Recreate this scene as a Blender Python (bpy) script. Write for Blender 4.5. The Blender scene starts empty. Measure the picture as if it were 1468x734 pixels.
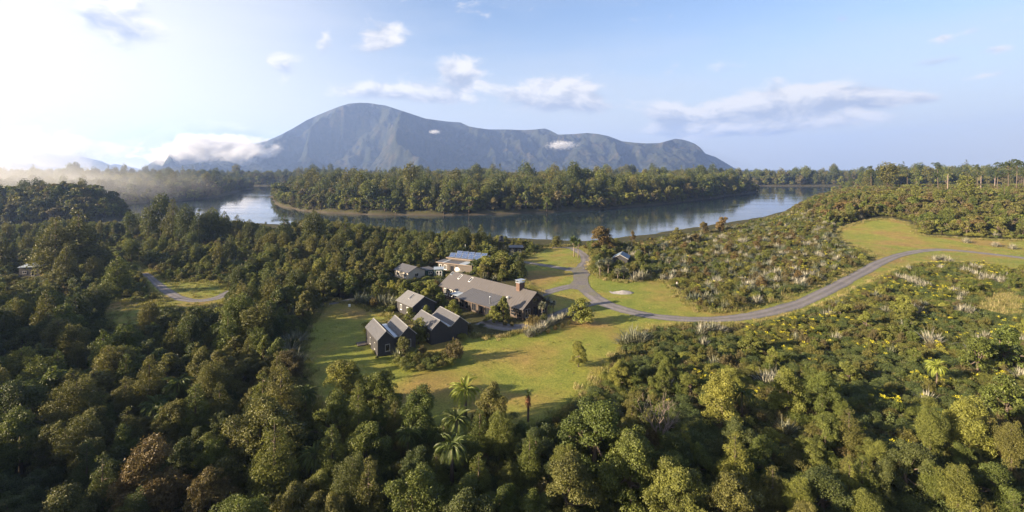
import bpy, bmesh, math, random
import numpy as np
from mathutils import Vector, Matrix
from mathutils.geometry import delaunay_2d_cdt

R = math.radians
scene = bpy.context.scene
COL = scene.collection
rng = np.random.default_rng(7)
random.seed(7)

# ------------------------------------------------------------------ camera
CAM_H, FPX, CXP, HYP = 40.0, 700.0, 734.0, 242.0      # survey constants used to turn measured pixels into metres
cam_d = bpy.data.cameras.new("camera"); cam = bpy.data.objects.new("camera", cam_d); COL.objects.link(cam)
cam.location = (0, 0, CAM_H); cam.rotation_euler = (R(90), 0, 0)
cam_d.sensor_width = 36.0; cam_d.lens = 36.0 * FPX / 1468.0
cam_d.shift_y = -(367.0 - HYP) / 1468.0
cam_d.clip_start = 0.5; cam_d.clip_end = 60000
scene.camera = cam

# ------------------------------------------------------------------ light
SUN_EL = 16.5
SUN_AZ = -111.0                       # degrees from the view direction (+Y), negative = left
SUNV = Vector((math.sin(R(SUN_AZ)) * math.cos(R(SUN_EL)), math.cos(R(SUN_AZ)) * math.cos(R(SUN_EL)), math.sin(R(SUN_EL))))
sun_d = bpy.data.lights.new("sun", 'SUN'); sun_d.energy = 5.0; sun_d.angle = R(0.6); sun_d.color = (1.0, 0.80, 0.56)
sun = bpy.data.objects.new("sun", sun_d); COL.objects.link(sun)
sun.location = (-200, -50, 300)
sun.rotation_euler = (-SUNV).to_track_quat('-Z', 'Y').to_euler()
SKY_STRENGTH = 0.05
scene.view_settings.view_transform = 'Standard'
scene.view_settings.look = 'None'
scene.view_settings.gamma = 1.0
scene.view_settings.exposure = 2.2
scene.view_settings.use_curve_mapping = False
cy = scene.cycles
cy.max_bounces = 6; cy.diffuse_bounces = 2; cy.glossy_bounces = 2; cy.transmission_bounces = 2
cy.transparent_max_bounces = 8; cy.volume_bounces = 1
cy.use_denoising = True
cy.sample_clamp_indirect = 4.0
HAZE_DENSITY = 0.000080
MIST_ON = True

# ------------------------------------------------------------------ node helpers
class NT:
    def __init__(s, tree): s.t = tree; s.n = tree.nodes; s.l = tree.links
    def node(s, typ, **kw):
        n = s.n.new(typ)
        for k, v in kw.items(): setattr(n, k, v)
        return n
    def put(s, sock, v):
        if isinstance(v, bpy.types.NodeSocket): s.l.new(v, sock)
        elif v is not None:
            if hasattr(sock.default_value, '__len__') and not hasattr(v, '__len__'): v = (v,) * len(sock.default_value)
            if hasattr(v, '__len__') and len(sock.default_value) == 4 and len(v) == 3: v = (*v, 1.0)
            sock.default_value = v
    def math(s, op, a, b=None, c=None, clamp=False):
        n = s.node('ShaderNodeMath', operation=op, use_clamp=clamp)
        s.put(n.inputs[0], a)
        if b is not None: s.put(n.inputs[1], b)
        if c is not None: s.put(n.inputs[2], c)
        return n.outputs[0]
    def vmath(s, op, a, b=None):
        n = s.node('ShaderNodeVectorMath', operation=op); s.put(n.inputs[0], a)
        if b is not None: s.put(n.inputs[1], b)
        return n.outputs['Value'] if op in ('DOT_PRODUCT', 'LENGTH', 'DISTANCE') else n.outputs[0]
    def comb(s, x, y, z):
        n = s.node('ShaderNodeCombineXYZ')
        for i, v in enumerate((x, y, z)): s.put(n.inputs[i], v)
        return n.outputs[0]
    def sep(s, v):
        n = s.node('ShaderNodeSeparateXYZ'); s.put(n.inputs[0], v); return n.outputs
    def noise(s, vec, scale, detail=3.0, rough=0.5, dist=0.0):
        n = s.node('ShaderNodeTexNoise'); s.put(n.inputs['Vector'], vec)
        n.inputs['Scale'].default_value = scale; n.inputs['Detail'].default_value = detail
        n.inputs['Roughness'].default_value = rough; n.inputs['Distortion'].default_value = dist
        return n.outputs['Fac']
    def maprange(s, v, a, b, c=0.0, d=1.0, smooth=False):
        n = s.node('ShaderNodeMapRange', interpolation_type='SMOOTHSTEP' if smooth else 'LINEAR')
        n.clamp = True
        s.put(n.inputs[0], v)
        for i, x in enumerate((a, b, c, d)): s.put(n.inputs[1 + i], x)
        return n.outputs[0]
    def ramp(s, v, stops):
        n = s.node('ShaderNodeValToRGB'); s.put(n.inputs[0], v)
        e = n.color_ramp.elements
        while len(e) < len(stops): e.new(0.5)
        for i, (p, c) in enumerate(stops): e[i].position = p; e[i].color = (*c, 1.0)
        return n.outputs[0]
    def mix(s, f, a, b, blend='MIX'):
        n = s.node('ShaderNodeMix', data_type='RGBA', blend_type=blend)
        s.put(n.inputs[0], f); s.put(n.inputs[6], a); s.put(n.inputs[7], b)
        return n.outputs[2]

MATS = {}
def new_mat(name):
    m = bpy.data.materials.new(name); m.use_nodes = True
    for n in list(m.node_tree.nodes): m.node_tree.nodes.remove(n)
    t = NT(m.node_tree); out = t.node('ShaderNodeOutputMaterial')
    MATS[name] = m
    return m, t, out
def bsdf(t, base, rough=0.6, spec=0.3, metal=0.0, normal=None):
    b = t.node('ShaderNodeBsdfPrincipled')
    t.put(b.inputs['Base Color'], base); t.put(b.inputs['Roughness'], rough)
    t.put(b.inputs['Specular IOR Level'], spec); t.put(b.inputs['Metallic'], metal)
    if normal is not None: t.put(b.inputs['Normal'], normal)
    return b.outputs[0]
def bump(t, h, strength=0.3, dist=0.05):
    n = t.node('ShaderNodeBump'); n.inputs['Strength'].default_value = strength; n.inputs['Distance'].default_value = dist
    t.put(n.inputs['Height'], h); return n.outputs[0]

# ------------------------------------------------------------------ world: sky with clouds
def build_world():
    w = bpy.data.worlds.new("World"); scene.world = w; w.use_nodes = True
    for n in list(w.node_tree.nodes): w.node_tree.nodes.remove(n)
    t = NT(w.node_tree)
    out = t.node('ShaderNodeOutputWorld'); bg = t.node('ShaderNodeBackground')
    bg.inputs['Strength'].default_value = SKY_STRENGTH
    t.l.new(bg.outputs[0], out.inputs[0])
    sky = t.node('ShaderNodeTexSky'); sky.sky_type = 'NISHITA'; sky.sun_disc = False
    sky.sun_elevation = R(SUN_EL); sky.sun_rotation = R(SUN_AZ)
    sky.air_density = 1.0; sky.dust_density = 1.6; sky.ozone_density = 1.6; sky.altitude = 0
    d = t.node('ShaderNodeTexCoord').outputs['Generated']
    d = t.vmath('NORMALIZE', d)
    x, y, z = t.sep(d)
    az = t.math('ARCTAN2', x, y); el = t.math('ARCSINE', z)
    # clouds: direction space (azimuth, elevation); (px, py, half width, half height, weight)
    clouds = [(180, 30, 62, 40, 1.0), (150, 15, 40, 26, .7), (552, 48, 34, 22, .95), (535, 60, 22, 14, .7), (408, 92, 27, 20, .8), (465, 62, 14, 22, .55),
              (665, 112, 36, 26, .95), (650, 98, 22, 16, .8), (535, 130, 85, 15, .85), (600, 136, 60, 13, .75), (800, 122, 62, 17, .75),
              (785, 140, 75, 20, .95), (840, 150, 70, 15, .7), (960, 96, 22, 15, .65), (968, 160, 34, 18, .9), (990, 168, 70, 15, .85),
              (1170, 138, 92, 19, 1.05), (1110, 150, 80, 18, .95), (1255, 143, 62, 14, .95), (1320, 141, 22, 8, .7), (1100, 172, 110, 13, .8), (1060, 185, 120, 9, .7), (1210, 172, 60, 8, .55),
              (1000, 190, 90, 9, .6), (1110, 115, 18, 10, .55), (1208, 28, 12, 7, .6), (1355, 52, 28, 9, .8), (1400, 43, 18, 6, .6), (1350, 88, 46, 8, .8), (1435, 70, 34, 7, .7), (1400, 108, 60, 5, .45),
              (300, 190, 150, 26, .75), (70, 205, 120, 18, .5), (1040, 95, 30, 12, .4), (1420, 165, 90, 8, .4)]
    def unit(vx, vy):  # noise coordinate
        return t.comb(vx, t.math('MULTIPLY', vy, 1.9), 0.37)
    p = unit(az, el)
    warp = t.node('ShaderNodeTexNoise'); t.put(warp.inputs['Vector'], p); warp.inputs['Scale'].default_value = 9.0; warp.inputs['Detail'].default_value = 3.0
    wv = t.vmath('MULTIPLY', t.vmath('SUBTRACT', warp.outputs['Color'], (0.5, 0.5, 0.5)), (0.10, 0.07, 0.0))
    pw = t.vmath('ADD', p, wv)
    waz, wel, _ = t.sep(wv)
    azw = t.math('ADD', az, t.math('MULTIPLY', waz, 0.55)); elw = t.math('ADD', el, t.math('MULTIPLY', wel, 0.35))
    total = None; shade = None
    for (px, py, hw, hh, wt) in clouds:
        a0 = math.atan((px - CXP) / FPX); e0 = math.atan((HYP - py) / FPX * math.cos(a0))
        wa = 1.35 * hw / FPX * math.cos(a0) ** 2; we = 1.45 * hh / FPX * math.cos(a0)
        da = t.math('DIVIDE', t.math('SUBTRACT', azw, a0), wa)
        de = t.math('DIVIDE', t.math('SUBTRACT', elw, e0), we)
        r2 = t.math('ADD', t.math('MULTIPLY', da, da), t.math('MULTIPLY', de, de))
        g = t.math('MULTIPLY', t.math('EXPONENT', t.math('MULTIPLY', r2, -1.9)), wt)
        sh = t.math('MULTIPLY', g, de)
        total = g if total is None else t.math('ADD', total, g)
        shade = sh if shade is None else t.math('ADD', shade, sh)
    total = t.math('MINIMUM', total, 1.25)
    # thin scattered cloud all round the sky
    field = t.noise(pw, 2.6, 2.0, 0.5)
    generic = t.maprange(field, 0.60, 0.82, 0.0, 0.40)
    total = t.math('ADD', total, generic)
    fine = t.noise(pw, 17.0, 7.0, 0.60)
    off = t.vmath('ADD', pw, (-0.022, 0.026, 0.0))
    fine2 = t.noise(off, 17.0, 4.0, 0.55)
    dens = t.math('ADD', t.math('MULTIPLY', total, 0.95), t.math('MULTIPLY', t.math('SUBTRACT', fine, 0.5), 1.6))
    alpha = t.maprange(dens, 0.26, 0.84, 0.0, 0.93, smooth=True)
    veil_n = t.noise(t.comb(az, t.math('MULTIPLY', el, 5.0), 3.1), 3.0, 5.0, 0.55)
    veil = t.math('MULTIPLY', t.maprange(veil_n, 0.40, 0.72, 0.04, 0.42), t.maprange(el, 0.02, 0.5, 1.0, 0.3))
    lit = t.math('ADD', t.math('MULTIPLY', t.math('SUBTRACT', fine, fine2), 3.0), t.math('ADD', 0.58, t.math('MULTIPLY', shade, 1.05)), clamp=True)
    ccol = t.mix(lit, (2.2, 2.45, 3.0), (4.8, 4.6, 4.4))
    sd = t.vmath('DOT_PRODUCT', d, tuple(SUNV))
    # hazy aureole: thin high veil that thickens towards the sun
    aure = t.math('MULTIPLY', t.maprange(sd, -0.20, 0.48, 0.0, 1.0, smooth=True), t.maprange(el, -0.1, 0.9, 1.0, 0.2))
    lowband = t.maprange(el, -0.02, 0.34, 0.90, 0.0, smooth=True)
    skyc = t.vmath('MULTIPLY', sky.outputs[0], (0.93, 0.95, 1.07))
    c = t.mix(veil, skyc, (3.3, 3.55, 4.0))
    c = t.mix(lowband, c, (3.5, 3.55, 3.65))
    c = t.mix(t.math('MULTIPLY', aure, 0.95), c, (5.4, 5.0, 4.55))
    c = t.mix(alpha, c, ccol)
    t.put(bg.inputs['Color'], c)
    w.cycles.sampling_method = 'MANUAL'; w.cycles.sample_map_resolution = 512
build_world()

# ------------------------------------------------------------------ survey: pixel -> metres
def P(x, y, z=0.0):
    Y = FPX * (CAM_H - z) / (y - HYP)
    return ((x - CXP) * Y / FPX, Y)
def T(x, ytop, h, zg=0.0):            # a plant of height h whose top shows at (x, ytop)
    Y = FPX * (CAM_H - zg - h) / (ytop - HYP)
    return ((x - CXP) * Y / FPX, Y)
WATER_Z = -4.0
def W(x, y): return P(x, y, WATER_Z)

# ------------------------------------------------------------------ numeric helpers
def vnoise(x, y, seed=0):
    xi = np.floor(x).astype(np.int64); yi = np.floor(y).astype(np.int64)
    xf = x - xi; yf = y - yi
    u = xf * xf * (3 - 2 * xf); v = yf * yf * (3 - 2 * yf)
    def h(a, b):
        n = (a * 374761393 + b * 668265263 + seed * 1442695041) & 0x7fffffff
        n = ((n ^ (n >> 13)) * 1274126177) & 0x7fffffff
        return ((n ^ (n >> 16)) & 0xffff) / 65535.0
    return (h(xi, yi) * (1 - u) + h(xi + 1, yi) * u) * (1 - v) + (h(xi, yi + 1) * (1 - u) + h(xi + 1, yi + 1) * u) * v
def fbm(x, y, octv=4, seed=0, gain=0.5):
    s = 0; a = 1; tot = 0
    for i in range(octv):
        s = s + a * vnoise(x * 2 ** i + 17.3 * i, y * 2 ** i - 9.1 * i, seed + i); tot += a; a *= gain
    return s / tot
def sstep(a, b, x):
    t = np.clip((x - a) / (b - a), 0, 1); return t * t * (3 - 2 * t)
def inside(poly, X, Y):
    c = np.zeros(np.shape(X), bool); n = len(poly)
    for i in range(n):
        x1, y1 = poly[i]; x2, y2 = poly[(i + 1) % n]
        if y1 == y2: continue
        cond = (y1 > Y) != (y2 > Y)
        c ^= cond & (X < (x2 - x1) * (Y - y1) / (y2 - y1) + x1)
    return c
def segdist(pts, X, Y, closed=True):
    d = np.full(np.shape(X), 1e9); n = len(pts)
    for i in range(n if closed else n - 1):
        x1, y1 = pts[i]; x2, y2 = pts[(i + 1) % n]
        dx, dy = x2 - x1, y2 - y1; L = dx * dx + dy * dy + 1e-9
        t = np.clip(((X - x1) * dx + (Y - y1) * dy) / L, 0, 1)
        d = np.minimum(d, np.hypot(X - x1 - t * dx, Y - y1 - t * dy))
    return d
def sdist(poly, X, Y):
    d = segdist(poly, X, Y); return np.where(inside(poly, X, Y), d, -d)

# ------------------------------------------------------------------ land and water outline (metres)
NEAR_LAND = [(-1500, -600)] + [W(*p) for p in [(-400, 331), (-250, 330), (0, 328), (120, 326), (180, 323), (250, 322), (300, 322), (370, 325), (420, 328), (530, 335),
             (650, 345), (790, 350), (835, 352), (900, 345), (960, 335), (1030, 325), (1080, 317), (1118, 306), (1138, 296), (1160, 287), (1195, 278), (1232, 271), (1262, 267.0)]] \
            + [(2500, 1300), (2500, -600)]
ISLAND = [W(*p) for p in [(394, 288), (400, 294), (410, 298), (443, 303.5), (470, 305.5), (530, 308), (600, 309), (700, 308), (800, 304), (850, 301), (900, 297), (960, 292), (1020, 284), (1060, 279), (1088, 275),
          (1080, 272.5), (1000, 271), (800, 270.5), (600, 270.5), (450, 272), (400, 277), (392, 282)]]
SPIT_FAR = [W(*p) for p in [(360, 270.5), (340, 274), (298, 284), (264, 287.5), (200, 291), (100, 294), (-300, 298), (-300, 268), (200, 267), (330, 267.5), (356, 268.5)]]
SPIT_NEAR = [W(*p) for p in [(186, 310), (172, 316), (120, 320.5), (23, 323.5), (-300, 326.5), (-300, 302), (0, 303), (120, 304), (172, 307)]]
FAR_BANK = [(-9000, 1260), (-600, 1262), (-400, 1300), (-200, 1262), (400, 1255), (900, 1240), (2500, 1200), (12000, 1200), (12000, 15000), (-9000, 15000)]

def terrain(X, Y):
    X = np.asarray(X, float); Y = np.asarray(Y, float)
    wob = (fbm(X / 18, Y / 18, 3, 5) - 0.5)
    sn = sdist(NEAR_LAND, X, Y) + wob * 6
    s = sn
    z = -7 + 7 * sstep(-9, 9, sn)
    for poly, rise in ((ISLAND, 3.0), (SPIT_FAR, 5.0), (SPIT_NEAR, 3.0), (FAR_BANK, 6.0)):
        sd = sdist(poly, X, Y) + wob * 10
        z = np.maximum(z, -7 + 7 * sstep(-7, 7, sd) + rise * sstep(15, 90, sd))
    # gentle hill on the right, knoll on the near spit, soft rolls everywhere
    hill = 13.5 * sstep(265, 470, Y + 0.25 * X) * sstep(90, 260, X) * sstep(5, 70, sn)
    hill = hill + 12.0 * np.exp(-(((X + 400) / 85) ** 2 + ((Y - 450) / 36) ** 2)) * sstep(0, 25, sdist(SPIT_NEAR, X, Y))
    roll = (fbm(X / 22, Y / 22, 2, 11) - 0.5) * 0.7
    roll = roll * sstep(8, 30, sn)
    fore = -3.5 * sstep(78, 48, Y)          # the ground drops into a gully below the lawn
    return z + hill + roll + fore * sstep(8, 30, sn)
def gz(x, y): return float(terrain(np.array([x]), np.array([y]))[0])

# ------------------------------------------------------------------ mesh helpers
def mesh_np(name, V, F, mat=None, smooth=False, fsize=None, attrs=None, midx=None):
    """V (n,3) array, F (m,k) int array (all faces k-gons) or list of lists"""
    me = bpy.data.meshes.new(name)
    if isinstance(F, np.ndarray):
        V = np.asarray(V, np.float32); m, k = F.shape
        me.vertices.add(len(V)); me.vertices.foreach_set('co', V.ravel())
        me.loops.add(m * k); me.loops.foreach_set('vertex_index', F.astype(np.int32).ravel())
        me.polygons.add(m); me.polygons.foreach_set('loop_start', np.arange(0, m * k, k, dtype=np.int32))
        try: me.polygons.foreach_set('loop_total', np.full(m, k, np.int32))
        except Exception: pass
        me.update(calc_edges=True)
    else:
        me.from_pydata([tuple(v) for v in V], [], [list(f) for f in F]); me.update()
    if attrs:
        for k_, a in attrs.items():
            at = me.attributes.new(k_, 'FLOAT', 'POINT'); at.data.foreach_set('value', np.asarray(a, np.float32))
    mats = mat if isinstance(mat, (list, tuple)) else ([mat] if mat else [])
    for mm in mats: me.materials.append(MATS[mm] if isinstance(mm, str) else mm)
    if midx is not None: me.polygons.foreach_set('material_index', np.asarray(midx, np.int32))
    me.polygons.foreach_set('use_smooth', np.full(len(me.polygons), bool(smooth)))
    me.validate()
    return me
def link(name, me, parent=None, loc=None, rot=None, scale=None):
    o = bpy.data.objects.new(name, me); COL.objects.link(o)
    if parent is not None: o.parent = parent
    if loc is not None: o.location = loc
    if rot is not None: o.rotation_euler = rot
    if scale is not None: o.scale = scale if hasattr(scale, '__len__') else (scale,) * 3
    return o
def tag(o, label=None, cat=None, group=None, kind=None):
    if label: o['label'] = label
    if cat: o['category'] = cat
    if group: o['group'] = group
    if kind: o['kind'] = kind
    return o
def empty(name, loc, rz=0.0):
    o = bpy.data.objects.new(name, None); COL.objects.link(o); o.location = loc; o.rotation_euler = (0, 0, rz)
    o.empty_display_size = 0.3
    return o

class MB:
    """collects simple shapes into one mesh"""
    def __init__(s): s.v = []; s.f = []
    def add(s, verts, faces):
        b = len(s.v); s.v += [tuple(v) for v in verts]; s.f += [[b + i for i in f] for f in faces]; return s
    def box(s, x0, x1, y0, y1, z0, z1):
        return s.add([(x0, y0, z0), (x1, y0, z0), (x1, y1, z0), (x0, y1, z0), (x0, y0, z1), (x1, y0, z1), (x1, y1, z1), (x0, y1, z1)],
                     [(0, 3, 2, 1), (4, 5, 6, 7), (0, 1, 5, 4), (1, 2, 6, 5), (2, 3, 7, 6), (3, 0, 4, 7)])
    def prism_y(s, prof, y0, y1):      # polygon in (x,z), counter-clockwise seen from -Y, extruded along y
        n = len(prof)
        v = [(x, y0, z) for x, z in prof] + [(x, y1, z) for x, z in prof]
        f = [list(range(n)), list(range(2 * n - 1, n - 1, -1))]
        f += [(i, i + n, (i + 1) % n + n, (i + 1) % n) for i in range(n)]
        return s.add(v, f)
    def slab(s, a, b, c, d, th):       # quad a,b,c,d (top), thickness th downwards along its normal
        a, b, c, d = map(Vector, (a, b, c, d)); n = (b - a).cross(d - a).normalized()
        if n.z < 0: n = -n
        lo = [p - n * th for p in (a, b, c, d)]
        return s.add([a, b, c, d] + lo, [(0, 1, 2, 3), (7, 6, 5, 4), (0, 4, 5, 1), (1, 5, 6, 2), (2, 6, 7, 3), (3, 7, 4, 0)])
    def tube(s, pts, rad, seg=8, cap=True):
        pts = [Vector(p) for p in pts]; rings = []
        for i, p in enumerate(pts):
            d = (pts[min(i + 1, len(pts) - 1)] - pts[max(i - 1, 0)]).normalized()
            a = d.orthogonal().normalized() if abs(d.z) < 0.99 else Vector((1, 0, 0)); b = d.cross(a).normalized(); a = b.cross(d)
            r = rad[i] if hasattr(rad, '__len__') else rad
            rings.append([p + (a * math.cos(2 * math.pi * k / seg) + b * math.sin(2 * math.pi * k / seg)) * r for k in range(seg)])
        v = [q for ring in rings for q in ring]; f = []
        for i in range(len(pts) - 1):
            for k in range(seg):
                f.append((i * seg + k, i * seg + (k + 1) % seg, (i + 1) * seg + (k + 1) % seg, (i + 1) * seg + k))
        if cap: f += [list(range(seg - 1, -1, -1)), [len(v) - seg + k for k in range(seg)]]
        return s.add(v, f)
    def lathe(s, prof, seg=16, cx=0, cy=0):
        v = []; f = []; n = len(prof)
        for r, z in prof:
            for k in range(seg): v.append((cx + r * math.cos(2 * math.pi * k / seg), cy + r * math.sin(2 * math.pi * k / seg), z))
        for i in range(n - 1):
            for k in range(seg): f.append((i * seg + k, i * seg + (k + 1) % seg, (i + 1) * seg + (k + 1) % seg, (i + 1) * seg + k))
        f += [list(range(seg - 1, -1, -1)), [(n - 1) * seg + k for k in range(seg)]]
        return s.add(v, f)
    def mesh(s, name, mat, smooth=False): return mesh_np(name, s.v, s.f, mat, smooth)
    def build(s, name, mat, parent=None, smooth=False, **kw): return link(name, s.mesh(name, mat, smooth), parent, **kw)

# ------------------------------------------------------------------ materials
def mat_simple(name, col, rough=0.6, spec=0.3, metal=0.0, var=0.15, scale=3.0, bumpk=0.0):
    m, t, out = new_mat(name)
    co = t.node('ShaderNodeTexCoord').outputs['Object']
    n = t.noise(co, scale, 5, 0.6)
    c = t.mix(n, tuple(v * (1 - var) for v in col), tuple(v * (1 + var) for v in col))
    nm = bump(t, n, bumpk, 0.02) if bumpk else None
    t.l.new(bsdf(t, c, rough, spec, metal, nm), out.inputs[0])
mat_simple('dark_cladding', (0.036, 0.035, 0.037), 0.75, 0.2, var=0.35, scale=1.5)
mat_simple('lodge_cladding', (0.060, 0.046, 0.038), 0.75, 0.2, var=0.35, scale=1.5)
mat_simple('cream_cladding', (0.34, 0.31, 0.26), 0.7, 0.2, var=0.1)
mat_simple('brown_timber', (0.072, 0.061, 0.053), 0.7, 0.2, var=0.3)
mat_simple('pale_timber', (0.14, 0.112, 0.092), 0.7, 0.2, var=0.2)
mat_simple('green_paint', (0.014, 0.045, 0.038), 0.5, 0.35, var=0.15)
mat_simple('white_paint', (0.72, 0.72, 0.70), 0.45, 0.4, var=0.05)
mat_simple('grey_trim', (0.30, 0.29, 0.28), 0.5, 0.4, var=0.1)
mat_simple('galvanised', (0.42, 0.46, 0.50), 0.35, 0.5, 0.6, var=0.12)
mat_simple('black_plastic', (0.02, 0.02, 0.024), 0.45, 0.4, var=0.2)
mat_simple('concrete', (0.30, 0.29, 0.28), 0.85, 0.2, var=0.15)
mat_simple('skin', (0.45, 0.27, 0.19), 0.6, 0.3)
mat_simple('shirt_cloth', (0.75, 0.72, 0.70), 0.8, 0.1)
mat_simple('trouser_cloth', (0.05, 0.055, 0.07), 0.8, 0.1)
mat_simple('hair', (0.03, 0.02, 0.015), 0.6, 0.3)
mat_simple('bark', (0.10, 0.078, 0.060), 0.9, 0.1, var=0.4, scale=4, bumpk=0.4)
mat_simple('pale_bark', (0.15, 0.125, 0.10), 0.9, 0.1, var=0.3, scale=3, bumpk=0.3)
mat_simple('dead_wood', (0.21, 0.165, 0.14), 0.9, 0.1, var=0.25, scale=3)
mat_simple('dead_frond', (0.16, 0.075, 0.04), 0.9, 0.1, var=0.4, scale=6)
mat_simple('rock', (0.21, 0.20, 0.195), 0.95, 0.1, var=0.35, scale=3, bumpk=0.5)
def mat_roof(name, col):
    m, t, out = new_mat(name)
    co = t.node('ShaderNodeTexCoord').outputs['Object']
    n = t.noise(co, 0.9, 5, 0.6); n2 = t.noise(co, 9.0, 3, 0.5)
    f = t.math('ADD', t.math('MULTIPLY', n, 0.7), t.math('MULTIPLY', n2, 0.3))
    c = t.mix(f, tuple(v * 0.80 for v in col), tuple(v * 1.18 for v in col))
    t.l.new(bsdf(t, c, t.maprange(n, 0.3, 0.7, 0.42, 0.62), 0.4, 0.0), out.inputs[0])
mat_roof('roof_brown', (0.076, 0.070, 0.068))
mat_roof('roof_grey', (0.070, 0.070, 0.075))
mat_roof('roof_pale', (0.125, 0.125, 0.127))
mat_roof('roof_blue', (0.10, 0.14, 0.19))
mat_roof('roof_white', (0.24, 0.28, 0.32))
def mat_glass():
    m, t, out = new_mat('glass')
    t.l.new(bsdf(t, (0.012, 0.014, 0.018), 0.06, 0.6), out.inputs[0])
mat_glass()
def mat_solar():
    m, t, out = new_mat('solar_cell')
    co = t.node('ShaderNodeTexCoord').outputs['Object']
    br = t.node('ShaderNodeTexBrick'); t.put(br.inputs['Vector'], co); br.offset = 0.0
    br.inputs['Scale'].default_value = 4.0; br.inputs['Mortar Size'].default_value = 0.02
    br.inputs['Color1'].default_value = (0.02, 0.05, 0.14, 1); br.inputs['Color2'].default_value = (0.025, 0.06, 0.16, 1); br.inputs['Mortar'].default_value = (0.2, 0.22, 0.26, 1)
    t.l.new(bsdf(t, br.outputs[0], 0.18, 0.6), out.inputs[0])
mat_solar()
def mat_brick():
    m, t, out = new_mat('brick')
    co = t.node('ShaderNodeTexCoord').outputs['Object']
    n = t.noise(co, 5.0, 4, 0.6)
    c = t.ramp(n, [(0.3, (0.085, 0.056, 0.046)), (0.7, (0.135, 0.088, 0.070))])
    t.l.new(bsdf(t, c, 0.9, 0.15), out.inputs[0])
mat_brick()
def mat_lawn():
    m, t, out = new_mat('lawn_grass')
    co = t.node('ShaderNodeNewGeometry').outputs['Position']
    big = t.noise(co, 0.045, 5, 0.55, 0.4); mid = t.noise(co, 0.25, 5, 0.65); fine = t.noise(co, 2.6, 6, 0.75); vf = t.noise(co, 11.0, 3, 0.7)
    c1 = t.ramp(big, [(0.33, (0.134, 0.158, 0.033)), (0.46, (0.172, 0.178, 0.040)), (0.56, (0.205, 0.165, 0.050)), (0.68, (0.212, 0.134, 0.064))])
    c2 = t.mix(t.maprange(mid, 0.30, 0.70), t.mix(1.0, c1, (0.78, 0.84, 0.72), 'MULTIPLY'), t.mix(1.0, c1, (1.22, 1.16, 1.10), 'MULTIPLY'))
    c3 = t.mix(t.maprange(fine, 0.33, 0.67), t.mix(1.0, c2, (0.56, 0.62, 0.56), 'MULTIPLY'), t.mix(1.0, c2, (1.30, 1.27, 1.20), 'MULTIPLY'))
    wv = t.node('ShaderNodeTexWave'); wv.wave_type = 'RINGS'; wv.rings_direction = 'Z'; t.put(wv.inputs['Vector'], t.vmath('ADD', co, (40.0, -60.0, 0.0)))
    wv.inputs['Scale'].default_value = 0.16; wv.inputs['Distortion'].default_value = 3.5; wv.inputs['Detail'].default_value = 2.0; wv.inputs['Detail Scale'].default_value = 0.25
    c3 = t.mix(1.0, c3, t.ramp(wv.outputs['Fac'], [(0.0, (0.965, 0.97, 0.965)), (1.0, (1.035, 1.03, 1.02))]), 'MULTIPLY')
    worn = t.maprange(t.noise(co, 0.55, 5, 0.75, 0.6), 0.62, 0.76, 0.0, 0.5)
    c3 = t.mix(worn, c3, (0.215, 0.165, 0.075))
    hgt = t.math('ADD', t.math('MULTIPLY', fine, 0.8), t.math('MULTIPLY', vf, 0.5))
    b = bsdf(t, c3, 0.85, 0.12, 0, bump(t, hgt, 0.85, 0.22))
    t.l.new(b, out.inputs[0])
mat_lawn()
def mat_gravel():
    m, t, out = new_mat('gravel')
    co = t.node('ShaderNodeNewGeometry').outputs['Position']
    big = t.noise(co, 0.18, 5, 0.65); mid = t.noise(co, 1.1, 5, 0.7); fine = t.noise(co, 7.0, 4, 0.8)
    at = t.node('ShaderNodeAttribute'); at.attribute_name = 'across'
    edge = t.math('ABSOLUTE', at.outputs['Fac'])
    # two wheel tracks rubbed paler, a strip of weeds at the edges
    tr = t.math('ABSOLUTE', t.math('SUBTRACT', edge, 0.45))
    track = t.maprange(t.math('ADD', tr, t.math('MULTIPLY', t.math('SUBTRACT', mid, 0.5), 0.35)), 0.05, 0.30, 1.0, 0.0)
    base = t.ramp(big, [(0.28, (0.100, 0.096, 0.100)), (0.72, (0.172, 0.162, 0.163))])
    base = t.mix(t.math('MULTIPLY', track, 0.55), base, (0.205, 0.194, 0.194))
    crown = t.math('MULTIPLY', t.maprange(t.math('ADD', edge, t.math('MULTIPLY', t.math('SUBTRACT', mid, 0.5), 0.5)), 0.02, 0.16, 1.0, 0.0), t.maprange(big, 0.46, 0.62, 0.0, 0.6))
    base = t.mix(1.0, base, t.ramp(mid, [(0.3, (0.76, 0.76, 0.78)), (0.7, (1.2, 1.18, 1.15))]), 'MULTIPLY')
    base = t.mix(1.0, base, t.ramp(fine, [(0.3, (0.62, 0.62, 0.64)), (0.7, (1.35, 1.33, 1.3))]), 'MULTIPLY')
    weeds = t.maprange(t.math('ADD', edge, t.math('MULTIPLY', t.math('SUBTRACT', mid, 0.5), 0.9)), 0.84, 1.02)
    base = t.mix(weeds, base, (0.105, 0.115, 0.035))
    base = t.mix(t.math('MULTIPLY', crown, at.outputs['Alpha']), base, (0.115, 0.115, 0.045))
    t.l.new(bsdf(t, base, 0.95, 0.1, 0, bump(t, t.math('ADD', fine, mid), 0.7, 0.06)), out.inputs[0])
mat_gravel()
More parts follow.
